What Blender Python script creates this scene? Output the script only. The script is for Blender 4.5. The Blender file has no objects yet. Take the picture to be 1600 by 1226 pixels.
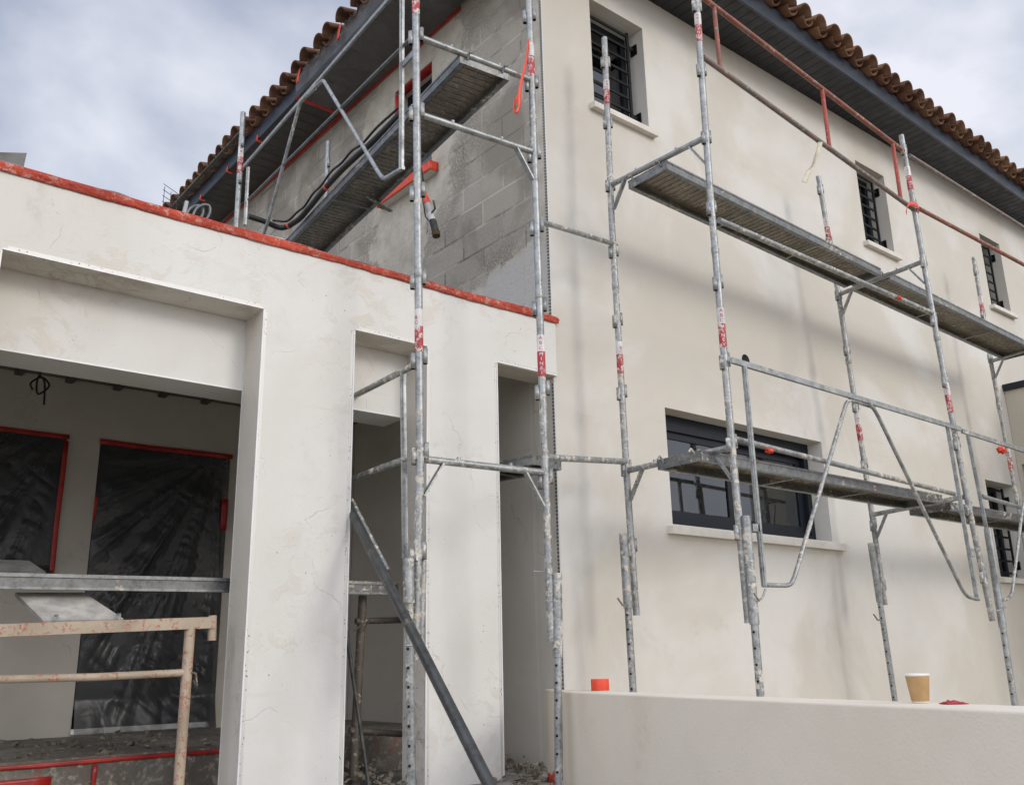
import bpy, math, random
from mathutils import Vector, Matrix, noise as mnoise
random.seed(7)
S = bpy.context.scene
COL = S.collection

# ---------------------------------------------------------------- camera
cd = bpy.data.cameras.new('camera'); cam = bpy.data.objects.new('camera', cd); COL.objects.link(cam)
cd.sensor_fit = 'HORIZONTAL'; cd.sensor_width = 36.0; cd.lens = 32.8570
cd.clip_start = 0.05; cd.clip_end = 2000.0
cam.matrix_world = Matrix(((0.7749, -0.1596, -0.6116, -3.9692), (-0.6318, -0.2275, -0.7410, -4.3652), (-0.0209, 0.9606, -0.2771, 1.6000), (0, 0, 0, 1)))
S.camera = cam

# ---------------------------------------------------------------- sky, sun, exposure
SUN = Vector((0.26, -0.90, 0.40)).normalized()
GLOW = Vector((-0.74, -0.50, 0.48)).normalized()   # brightest part of the cloud cover
SUN_EL = math.asin(SUN.z); SUN_AZ = math.atan2(SUN.x, SUN.y)
S.view_settings.view_transform = 'Standard'; S.view_settings.look = 'None'
S.view_settings.gamma = 1.0; S.view_settings.exposure = 0.18
W = bpy.data.worlds.new('World'); S.world = W; W.use_nodes = True
wn = W.node_tree.nodes; wl = W.node_tree.links; wn.clear()
def wnode(t, **k):
    n = wn.new(t)
    for a, b in k.items(): setattr(n, a, b)
    return n
wout = wnode('ShaderNodeOutputWorld')
sky = wnode('ShaderNodeTexSky', sky_type='NISHITA', sun_disc=False)
sky.sun_elevation = SUN_EL; sky.sun_rotation = SUN_AZ; sky.air_density = 1.2; sky.dust_density = 3.0
bg1 = wnode('ShaderNodeBackground'); bg1.inputs[1].default_value = 0.11
wl.new(sky.outputs[0], bg1.inputs[0])
tc = wnode('ShaderNodeTexCoord')
mp = wnode('ShaderNodeMapping'); mp.inputs['Scale'].default_value = (1.0, 1.0, 1.7); mp.inputs['Rotation'].default_value = (0.1, 0.0, 0.5)
mp.inputs['Location'].default_value = (2.2, 1.4, 0.9)
wl.new(tc.outputs['Generated'], mp.inputs[0])
nz = wnode('ShaderNodeTexNoise'); nz.inputs['Scale'].default_value = 3.3; nz.inputs['Detail'].default_value = 6.0; nz.inputs['Roughness'].default_value = 0.50; nz.inputs['Distortion'].default_value = 0.15
wl.new(mp.outputs[0], nz.inputs['Vector'])
cr = wnode('ShaderNodeValToRGB')
e = cr.color_ramp.elements
e[0].position = 0.36; e[0].color = (0.42, 0.465, 0.585, 1)
e[1].position = 0.62; e[1].color = (0.84, 0.85, 0.93, 1)
m_ = cr.color_ramp.elements.new(0.50); m_.color = (0.62, 0.655, 0.755, 1)
sz = wnode('ShaderNodeSeparateXYZ'); wl.new(tc.outputs['Generated'], sz.inputs[0])
hz = wnode('ShaderNodeMapRange'); hz.inputs['From Min'].default_value = 0.42; hz.inputs['From Max'].default_value = 0.68; hz.inputs['To Min'].default_value = 0.15; hz.inputs['To Max'].default_value = -0.09
wl.new(sz.outputs['Z'], hz.inputs['Value'])
hx = wnode('ShaderNodeMath', operation='MULTIPLY_ADD'); wl.new(sz.outputs['X'], hx.inputs[0]); hx.inputs[1].default_value = 0.26; hx.inputs[2].default_value = -0.19
hs = wnode('ShaderNodeMath', operation='ADD'); wl.new(hz.outputs[0], hs.inputs[0]); wl.new(hx.outputs[0], hs.inputs[1])
ad = wnode('ShaderNodeMath', operation='ADD'); wl.new(nz.outputs['Fac'], ad.inputs[0]); wl.new(hs.outputs[0], ad.inputs[1])
wl.new(ad.outputs[0], cr.inputs[0])
# brightest part of the cloud cover, behind the camera
dt = wnode('ShaderNodeVectorMath', operation='DOT_PRODUCT'); dt.inputs[1].default_value = GLOW
wl.new(tc.outputs['Generated'], dt.inputs[0])
mr = wnode('ShaderNodeMapRange', interpolation_type='SMOOTHSTEP'); mr.inputs['From Min'].default_value = 0.0; mr.inputs['From Max'].default_value = 1.0
mr.inputs['To Min'].default_value = 0.97; mr.inputs['To Max'].default_value = 3.1
wl.new(dt.outputs['Value'], mr.inputs['Value'])
wt = wnode('ShaderNodeMapRange'); wt.inputs['From Min'].default_value = -0.1; wt.inputs['From Max'].default_value = 0.8; wl.new(dt.outputs['Value'], wt.inputs['Value'])
wm = wnode('ShaderNodeMix', data_type='RGBA', blend_type='MULTIPLY'); wm.inputs[7].default_value = (1.07, 1.0, 0.89, 1)
wl.new(wt.outputs[0], wm.inputs['Factor']); wl.new(cr.outputs[0], wm.inputs[6])
bg2 = wnode('ShaderNodeBackground'); wl.new(wm.outputs[2], bg2.inputs[0]); wl.new(mr.outputs[0], bg2.inputs[1])
mx = wnode('ShaderNodeMixShader'); mx.inputs[0].default_value = 0.9
wl.new(bg1.outputs[0], mx.inputs[1]); wl.new(bg2.outputs[0], mx.inputs[2]); wl.new(mx.outputs[0], wout.inputs[0])

sd = bpy.data.lights.new('sun', 'SUN'); sun = bpy.data.objects.new('sun', sd); COL.objects.link(sun)
sd.energy = 0.85; sd.angle = math.radians(18); sd.color = (1.0, 0.96, 0.90)
sun.rotation_euler = (-SUN).to_track_quat('-Z', 'Y').to_euler()

# ---------------------------------------------------------------- materials
class NT:
    def __init__(s, name):
        s.m = bpy.data.materials.new(name); s.m.use_nodes = True
        s.n = s.m.node_tree.nodes; s.l = s.m.node_tree.links; s.n.clear()
        s.out = s.n.new('ShaderNodeOutputMaterial'); s.b = s.n.new('ShaderNodeBsdfPrincipled')
        s.l.new(s.b.outputs[0], s.out.inputs[0])
        s.tc = s.n.new('ShaderNodeTexCoord'); s.co = s.tc.outputs['Object']
    def set(s, sock, v):
        if hasattr(v, 'is_linked') or hasattr(v, 'links'): s.l.new(v, sock)
        else:
            if isinstance(v, (tuple, list)) and len(v) == 3 and sock.type == 'RGBA': v = (*v, 1)
            sock.default_value = v
    def P(s, **k):
        mapn = dict(col='Base Color', rough='Roughness', metal='Metallic', alpha='Alpha', spec='Specular IOR Level', norm='Normal')
        for a, v in k.items(): s.set(s.b.inputs[mapn[a]], v)
        return s
    def vary(s):   # a different patch of the pattern on every object
        oi = s.n.new('ShaderNodeObjectInfo'); a = s.n.new('ShaderNodeVectorMath'); a.operation = 'MULTIPLY_ADD'
        c = s.n.new('ShaderNodeCombineXYZ')
        for i in range(3): s.l.new(oi.outputs['Random'], c.inputs[i])
        s.l.new(c.outputs[0], a.inputs[0]); a.inputs[1].default_value = (31.7, 17.3, 23.9); s.l.new(s.co, a.inputs[2]); s.co = a.outputs[0]
        return s
    def scale(s, v, co=None):
        m = s.n.new('ShaderNodeMapping'); m.inputs['Scale'].default_value = v; s.l.new(co or s.co, m.inputs[0]); return m.outputs[0]
    def noise(s, sc, det=4, rough=.55, dist=0, co=None):
        n = s.n.new('ShaderNodeTexNoise'); n.inputs['Scale'].default_value = sc; n.inputs['Detail'].default_value = det
        n.inputs['Roughness'].default_value = rough; n.inputs['Distortion'].default_value = dist
        s.l.new(co or s.co, n.inputs['Vector']); return n.outputs['Fac']
    def ncol(s, sc, det=2, co=None):
        n = s.n.new('ShaderNodeTexNoise'); n.inputs['Scale'].default_value = sc; n.inputs['Detail'].default_value = det
        s.l.new(co or s.co, n.inputs['Vector']); return n.outputs['Color']
    def voro(s, sc, feat='F1', co=None):
        n = s.n.new('ShaderNodeTexVoronoi'); n.feature = feat; n.inputs['Scale'].default_value = sc
        s.l.new(co or s.co, n.inputs['Vector']); return n.outputs['Distance']
    def ramp(s, f, lo, hi, a=0.0, b=1.0):
        n = s.n.new('ShaderNodeMapRange'); n.interpolation_type = 'SMOOTHSTEP'; n.clamp = True
        s.l.new(f, n.inputs['Value'])
        if lo > hi: lo, hi, a, b = hi, lo, b, a
        n.inputs['From Min'].default_value = lo; n.inputs['From Max'].default_value = hi
        n.inputs['To Min'].default_value = a; n.inputs['To Max'].default_value = b; return n.outputs[0]
    def math(s, op, a, b=0.0, c=None):
        n = s.n.new('ShaderNodeMath'); n.operation = op; s.set(n.inputs[0], a); s.set(n.inputs[1], b)
        if c is not None: s.set(n.inputs[2], c)
        return n.outputs[0]
    def mix(s, f, a, b, mode='MIX'):
        n = s.n.new('ShaderNodeMix'); n.data_type = 'RGBA'; n.blend_type = mode
        s.set(n.inputs['Factor'], f); s.set(n.inputs[6], a); s.set(n.inputs[7], b); return n.outputs[2]
    def sep(s, co=None):
        n = s.n.new('ShaderNodeSeparateXYZ'); s.l.new(co or s.co, n.inputs[0]); return n.outputs
    def comb(s, x, y, z):
        n = s.n.new('ShaderNodeCombineXYZ')
        for i, v in enumerate((x, y, z)): s.set(n.inputs[i], v)
        return n.outputs[0]
    def bump(s, h, st=.3, d=.01, norm=None):
        n = s.n.new('ShaderNodeBump'); n.inputs['Strength'].default_value = st; n.inputs['Distance'].default_value = d
        s.l.new(h, n.inputs['Height'])
        if norm is not None: s.l.new(norm, n.inputs['Normal'])
        return n.outputs[0]
M = {}
def plain(name, col, rough=.6, metal=0.0, spec=.5, var=.12, sc=9.0):
    t = NT(name); t.vary()
    c2 = tuple(max(0, min(1, v * (1 - var * 2))) for v in col); c1 = tuple(min(1, v * (1 + var)) for v in col)
    n = t.noise(sc, 5, .6)
    t.P(col=t.mix(t.ramp(n, .3, .7), c2, c1), rough=t.ramp(t.noise(sc * 3, 3), .3, .7, rough * .85, min(1, rough * 1.15)), metal=metal, spec=spec,
        norm=t.bump(t.noise(sc * 12, 3), .12, .004))
    M[name] = t.m

def render_mat(name, base, tint, dirt, crack=0.0, scrape=0.0, grain=.25, tint_hi=.62):
    t = NT(name)
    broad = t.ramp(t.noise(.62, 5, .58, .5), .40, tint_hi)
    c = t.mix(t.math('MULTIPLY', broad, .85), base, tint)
    pore = t.math('MULTIPLY', t.ramp(t.voro(38), .14, .07), t.ramp(t.noise(3.1, 3), .58, .66))
    fine = t.noise(5.5, 6, .62)
    c = t.mix(t.ramp(fine, .42, .75, 0, .30), c, tuple(v * .90 for v in base))
    ht = t.noise(95, 4, .6)
    hgt = t.math('MULTIPLY', ht, .5)
    # rubbed stains
    blot = t.math('MULTIPLY', t.ramp(t.noise(1.6, 5, .6, .8), .56, .74), t.ramp(t.noise(14, 5, .7), .40, .68))
    c = t.mix(t.math('MULTIPLY', blot, .42), c, dirt)
    hs = t.scale((1.0, 1.0, 9.0)); wipe = t.math('MULTIPLY', t.ramp(t.noise(1.9, 3, .5, 0, hs), .60, .76), t.ramp(t.noise(1.1, 3), .48, .66))
    c = t.mix(t.math('MULTIPLY', wipe, .30), c, dirt)
    if scrape:
        wv = t.n.new('ShaderNodeVectorMath'); wv.operation = 'MULTIPLY_ADD'
        t.l.new(t.ncol(2.4, 4), wv.inputs[0]); wv.inputs[1].default_value = (.55, .55, .55); t.l.new(t.co, wv.inputs[2])
        ed = t.voro(1.25, 'DISTANCE_TO_EDGE', wv.outputs[0])
        line = t.ramp(ed, .0075, .001); mask = t.ramp(t.noise(1.35, 3, .5), .47, .60)
        mask = t.math('MULTIPLY', mask, t.ramp(t.noise(9, 4, .7), .44, .54))
        ck = t.math('MULTIPLY', line, mask)
        c = t.mix(t.math('MULTIPLY', ck, crack), c, (.20, .18, .15))
        hgt = t.math('SUBTRACT', hgt, t.math('MULTIPLY', ck, 2.0))
        lump = t.math('MULTIPLY', t.ramp(t.noise(7, 6, .68, .5), .5, .62), t.ramp(t.noise(.9, 3), .46, .62))
        hgt = t.math('ADD', hgt, t.math('MULTIPLY', lump, scrape))
        c = t.mix(t.math('MULTIPLY', lump, .32), c, (.56, .49, .38))
        pit = t.math('MULTIPLY', t.ramp(t.voro(16), .09, .04), t.ramp(t.noise(2.2, 2), .54, .62))
        c = t.mix(t.math('MULTIPLY', pit, .8), c, (.22, .20, .18))
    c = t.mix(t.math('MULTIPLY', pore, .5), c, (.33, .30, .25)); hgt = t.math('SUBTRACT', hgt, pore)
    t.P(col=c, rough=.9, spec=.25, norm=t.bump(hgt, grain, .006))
    M[name] = t.m
render_mat('render_porch', (.70, .688, .652), (.635, .614, .56), (.45, .405, .33), .12, .8, .34)
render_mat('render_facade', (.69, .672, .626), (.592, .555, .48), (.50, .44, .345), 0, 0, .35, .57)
render_mat('render_low_wall', (.755, .69, .59), (.68, .605, .495), (.52, .45, .36), 0, 0, .5)
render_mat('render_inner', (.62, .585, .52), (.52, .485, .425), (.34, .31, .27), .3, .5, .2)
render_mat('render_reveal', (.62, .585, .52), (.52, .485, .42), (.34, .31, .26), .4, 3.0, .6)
render_mat('render_wing', (.52, .48, .40), (.48, .44, .36), (.42, .38, .31), 0, 0, .15)

def block_mat():
    t = NT('block_work'); x, y, z = t.sep()
    uv = t.comb(y, z, 0.0)
    wob = t.n.new('ShaderNodeVectorMath'); wob.operation = 'MULTIPLY_ADD'; t.l.new(t.ncol(3.0, 3), wob.inputs[0]); wob.inputs[1].default_value = (.012, .012, 0); t.l.new(uv, wob.inputs[2])
    b = t.n.new('ShaderNodeTexBrick'); t.l.new(wob.outputs[0], b.inputs['Vector'])
    b.inputs['Scale'].default_value = 1.0; b.inputs['Brick Width'].default_value = .5; b.inputs['Row Height'].default_value = .2
    b.inputs['Mortar Size'].default_value = .011; b.inputs['Mortar Smooth'].default_value = .25; b.inputs['Bias'].default_value = 0
    b.inputs['Color1'].default_value = (.345, .315, .265, 1); b.inputs['Color2'].default_value = (.43, .39, .325, 1); b.inputs['Mortar'].default_value = (.55, .51, .44, 1)
    jn = t.noise(2.1, 4)
    c = t.mix(t.math('MULTIPLY', b.outputs['Fac'], t.ramp(jn, .42, .6)), b.outputs['Color'], (.17, .155, .13))
    c = t.mix(t.ramp(t.noise(40, 5, .7), .35, .65, 0, .35), c, (.48, .455, .41))
    c = t.mix(t.ramp(t.noise(1.7, 5, .6, .6), 0.42, .62, 0, .7), c, (.24, .215, .175))
    # render already thrown: round the window, by the corner and low down near the corner
    n1 = t.noise(2.6, 6, .68, .3)
    def blob(cy, cz, ry, rz):
        a = t.math('DIVIDE', t.math('SUBTRACT', y, cy), ry); bb = t.math('DIVIDE', t.math('SUBTRACT', z, cz), rz)
        return t.math('SQRT', t.math('ADD', t.math('MULTIPLY', a, a), t.math('MULTIPLY', bb, bb)))
    w1 = blob(1.72, 6.2, .85, 1.15)
    d1 = t.math('ADD', w1, t.math('MULTIPLY', t.math('SUBTRACT', n1, .5), 1.3))
    w2 = blob(.32, 3.95, .75, .50)
    d2 = t.math('ADD', w2, t.math('MULTIPLY', t.math('SUBTRACT', n1, .5), .9))
    w3 = blob(1.9, 5.15, .45, .60)
    d3 = t.math('ADD', w3, t.math('MULTIPLY', t.math('SUBTRACT', n1, .5), 1.6))
    strip = t.math('ADD', t.math('DIVIDE', y, .17), t.math('MULTIPLY', t.math('SUBTRACT', n1, .5), .55))
    sp = t.noise(55, 5, .75)
    spray = t.math('MULTIPLY', t.ramp(sp, .5, .62), t.ramp(t.math('MINIMUM', d1, d2), 1.55, .95))
    c = t.mix(spray, c, (.58, .545, .47))
    m = t.math('MAXIMUM', t.math('MAXIMUM', t.ramp(d1, 1.03, .93), t.ramp(d3, 1.02, .9)), t.math('MAXIMUM', t.ramp(d2, 1.04, .94), t.ramp(strip, 1.02, .94)))
    pc = t.mix(t.ramp(t.noise(6, 5, .65), .35, .7), (.60, .56, .48), (.47, .43, .35))
    pc = t.mix(t.ramp(d2, 1.0, .8), pc, (.56, .54, .50))
    c = t.mix(m, c, pc)
    h = t.math('ADD', t.math('MULTIPLY', t.noise(70, 5, .75), .7), t.math('MULTIPLY', b.outputs['Fac'], -1.8))
    h = t.math('ADD', t.math('MULTIPLY', h, t.math('SUBTRACT', 1.0, t.math('MULTIPLY', m, .8))), t.math('MULTIPLY', t.math('ADD', m, spray), .7))
    t.P(col=c, rough=.95, spec=.15, norm=t.bump(h, .5, .009)); M['block_work'] = t.m
block_mat()

def galv_mat(name, splash, dark=1.0, dirt=.35):
    t = NT(name); t.vary()
    sp = t.voro(55); g = t.mix(t.ramp(t.noise(18, 4, .6), .3, .7), (.17 * dark, .18 * dark, .18 * dark), (.36 * dark, .37 * dark, .365 * dark))
    g = t.mix(t.ramp(sp, .2, .6, 0, .3), g, (.48 * dark, .50 * dark, .50 * dark))
    g = t.mix(t.math('MULTIPLY', t.ramp(t.noise(7, 6, .7, .4), .5, .72), dirt), g, (.13, .12, .105))
    k = t.ramp(t.noise(2.3, 3, .6), splash[0], splash[1])
    drops = t.ramp(t.noise(26, 6, .72, .3), .64, .60)
    drops = t.ramp(t.noise(26, 6, .72, .3), .52, .58)
    f = t.math('MULTIPLY', k, drops)
    c = t.mix(f, g, t.mix(t.noise(9, 3), (.68, .64, .56), (.52, .46, .37)))
    t.P(col=c, rough=t.math('ADD', .42, t.math('MULTIPLY', f, .45)), metal=t.math('MULTIPLY', t.math('SUBTRACT', 1.0, f), .55), spec=.5,
        norm=t.bump(t.math('ADD', t.math('MULTIPLY', f, 1.2), t.math('MULTIPLY', t.noise(60, 3), .15)), .35, .004))
    M[name] = t.m
galv_mat('galvanised', (.52, .64), 1.0)
galv_mat('galvanised_splashed', (.36, .50), .95)
galv_mat('galvanised_crusted', (.26, .40), .95)
galv_mat('galvanised_bright', (.70, .80), 1.12, .2)
galv_mat('deck_steel', (.50, .68), .42, .6)
galv_mat('deck_side', (.50, .64), .62, .5)
galv_mat('galvanised_dull', (.6, .7), .55, .5)
galv_mat('bead_metal', (.55, .7), .9, .5)

def deck_under():
    t = NT('deck_under'); t.vary()
    c = t.mix(t.ramp(t.noise(5, 5, .65), .3, .7), (.21, .18, .135), (.36, .31, .235)); c = t.mix(t.ramp(t.voro(95), .30, .22), c, (.06, .05, .04))
    c = t.mix(t.math('MULTIPLY', t.ramp(t.noise(24, 5, .7), .56, .66), .7), c, (.50, .46, .38))
    t.P(col=c, rough=.7, metal=.15, norm=t.bump(t.voro(95), .5, .004)); M['deck_under'] = t.m
deck_under()
def prop_mat():
    galv_mat('prop_steel', (.50, .66), .22, .3)
prop_mat()
def paint_mat(name, col, worn, lo=.52, hi=.60, sc=12):
    t = NT(name); t.vary()
    f = t.ramp(t.noise(sc, 6, .7, .5), lo, hi)
    c = t.mix(t.ramp(t.noise(5, 4), .3, .7), col, tuple(v * .7 for v in col)); c = t.mix(f, c, worn)
    c = t.mix(t.math('MULTIPLY', t.ramp(t.noise(30, 5, .7), .56, .64), .7), c, (.42, .38, .32))
    t.P(col=c, rough=.6, norm=t.bump(f, .3, .003)); M[name] = t.m
paint_mat('rail_paint', (.30, .10, .065), (.17, .13, .105), .50, .62)
paint_mat('rail_paint_red', (.42, .07, .05), (.26, .16, .12), .56, .66)
paint_mat('rail_paint_worn', (.24, .17, .14), (.15, .14, .13), .44, .56)
paint_mat('trestle_paint', (.43, .345, .25), (.36, .12, .06), .54, .60, 30)
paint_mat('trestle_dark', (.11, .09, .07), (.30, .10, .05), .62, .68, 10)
paint_mat('sticker_white', (.78, .76, .74), (.55, .50, .44), .60, .70, 20)
paint_mat('sticker_red', (.50, .045, .06), (.60, .50, .46), .66, .72, 24)
paint_mat('sticker_red_worn', (.48, .05, .06), (.62, .56, .50), .50, .58, 22)
plain('lettering_red', (.40, .06, .08), .6)
plain('lettering_white', (.78, .74, .72), .6)
plain('soffit', (.020, .0225, .025), .55, sc=3)
plain('soffit_old', (.070, .071, .066), .7, sc=3)
plain('fascia', (.020, .030, .046), .35, sc=3, var=.08)
plain('anthracite', (.010, .014, .021), .4, spec=.3, var=.05)
plain('grille_black', (.006, .006, .007), .55, spec=.2, var=.05)
plain('pvc_white', (.72, .72, .71), .4, var=.04)
plain('sill_stone', (.70, .67, .60), .8, var=.05)
plain('zinc_edge', (.20, .21, .22), .5, .3)
plain('concrete', (.20, .19, .17), .95, var=.2, sc=5)
plain('concrete_dusty', (.30, .285, .255), .95, var=.22, sc=4)
plain('rubble', (.22, .185, .145), .95, var=.35, sc=18)
plain('ground', (.36, .31, .24), .98, var=.25, sc=1.2)
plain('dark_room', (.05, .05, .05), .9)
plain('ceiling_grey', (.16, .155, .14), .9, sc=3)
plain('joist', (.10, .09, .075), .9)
plain('kraft', (.46, .29, .13), .75, var=.06, sc=20)
plain('cup_white', (.80, .78, .72), .6, var=.03)
plain('tape_orange', (.78, .075, .030), .38, var=.10, sc=12)
plain('tape_red', (.42, .022, .016), .42, var=.16, sc=10)
plain('tape_pale', (.62, .56, .42), .6, var=.1)
plain('rubber_black', (.012, .012, .013), .45, var=.1)
plain('dark_steel', (.055, .056, .052), .55, .2, var=.3, sc=22)
plain('board_pale', (.44, .42, .38), .85, var=.15, sc=14)
plain('board_grey', (.14, .135, .125), .85, var=.2, sc=8)
plain('wood_brown', (.10, .062, .022), .8, var=.2)
plain('pipe_grey', (.42, .42, .41), .5, var=.06)
plain('cloth_red', (.40, .030, .045), .5, var=.15, sc=30)
plain('terracotta_pot', (.14, .06, .04), .9)
plain('panel_white', (.55, .56, .58), .6, var=.06)
plain('dark_hole', (.008, .008, .008), .9, var=.02)

def dusty():
    t = NT('dusty_floor'); c = t.mix(t.ramp(t.noise(2.3, 6, .65, .6), .35, .65), (.30, .275, .235), (.17, .15, .125))
    c = t.mix(t.ramp(t.noise(22, 6, .75), .52, .64), c, (.42, .39, .33)); c = t.mix(t.math('MULTIPLY', t.ramp(t.noise(8, 4, .7, 1.5), .60, .66), .5), c, (.35, .09, .06))
    t.P(col=c, rough=.95, norm=t.bump(t.noise(30, 6, .75), .8, .02)); M['dusty_floor'] = t.m
dusty()
def tape_worn():
    t = NT('tape_worn'); t.vary()
    c = t.mix(t.ramp(t.noise(4, 5, .6), .3, .7), (.60, .082, .042), (.38, .048, .028))
    sp = t.math('MULTIPLY', t.ramp(t.noise(26, 6, .78, .5), .50, .60), t.ramp(t.noise(1.9, 4), .34, .60))
    c = t.mix(t.math('MULTIPLY', sp, .62), c, (.62, .46, .38))
    t.P(col=c, rough=.6, spec=.3, norm=t.bump(t.noise(16, 6, .7, 1.2), .8, .03)); M['tape_worn'] = t.m
tape_worn()
def tile_mat():
    t = NT('roof_tile_clay'); n = t.noise(4.5, 5, .65); n2 = t.noise(1.7, 3)
    c = t.mix(t.ramp(n, .32, .68), (.062, .026, .014), (.165, .075, .038)); c = t.mix(t.ramp(n2, .45, .65, 0, .55), c, (.27, .155, .085))
    c = t.mix(t.ramp(t.noise(23, 5, .7), .55, .7, 0, .6), c, (.085, .045, .028))
    t.P(col=c, rough=.85, norm=t.bump(t.noise(35, 5, .7), .35, .006)); M['roof_tile_clay'] = t.m
tile_mat()
def film(name, col, alpha, rough, crease=False):
    t = NT(name); x, y, z = t.sep()
    if crease:   # glossier site plastic; the folds are modelled
        t.P(col=col, rough=rough, spec=.5, norm=t.bump(t.noise(4, 4, .55, .8), .22, .03))
    else: t.P(col=col, rough=rough, spec=.5, norm=t.bump(t.noise(5, 5, .6, 1.2), .3, .03))
    tr = t.n.new('ShaderNodeBsdfTransparent'); ms = t.n.new('ShaderNodeMixShader')
    t.set(ms.inputs[0], t.ramp(t.noise(3, 4, .6, 1.0), .3, .7, alpha - .12, min(1, alpha + .1)))
    t.l.new(tr.outputs[0], ms.inputs[1]); t.l.new(t.b.outputs[0], ms.inputs[2]); t.l.new(ms.outputs[0], t.out.inputs[0]); M[name] = t.m
film('film_grey', (.20, .20, .195), .42, .3)
film('film_black', (.060, .062, .064), .74, .30, True)
def glass_mat():
    t = NT('glass'); gl = t.n.new('ShaderNodeBsdfGlossy'); gl.inputs['Roughness'].default_value = .02; gl.inputs[0].default_value = (.85, .9, .95, 1)
    tr = t.n.new('ShaderNodeBsdfTransparent'); tr.inputs[0].default_value = (.55, .58, .60, 1); fr = t.n.new('ShaderNodeFresnel'); fr.inputs[0].default_value = 2.1
    ms = t.n.new('ShaderNodeMixShader'); t.l.new(fr.outputs[0], ms.inputs[0]); t.l.new(tr.outputs[0], ms.inputs[1]); t.l.new(gl.outputs[0], ms.inputs[2]); t.l.new(ms.outputs[0], t.out.inputs[0]); M['glass'] = t.m
glass_mat()
def bead_mat():   # perforated galvanised flange: round holes in two staggered rows
    t = NT('bead_perforated'); t.P(col=t.mix(t.math('MULTIPLY', t.ramp(t.voro(70), .26, .20), t.ramp(t.noise(3.5, 4, .6), .48, .56)), (.60, .585, .55), (.08, .08, .075)), rough=.55, metal=.4); M['bead_perforated'] = t.m
bead_mat()
def bead_dark():
    t = NT('bead_dotted'); x, y, z = t.sep(); w = t.math('FRACT', t.math('MULTIPLY', z, 42.0))
    f = t.math('MULTIPLY', t.ramp(w, .35, .45), t.ramp(w, .90, .80))
    t.P(col=t.mix(f, (.40, .38, .34), (.035, .035, .034)), rough=.7); M['bead_dotted'] = t.m
bead_dark()

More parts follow.
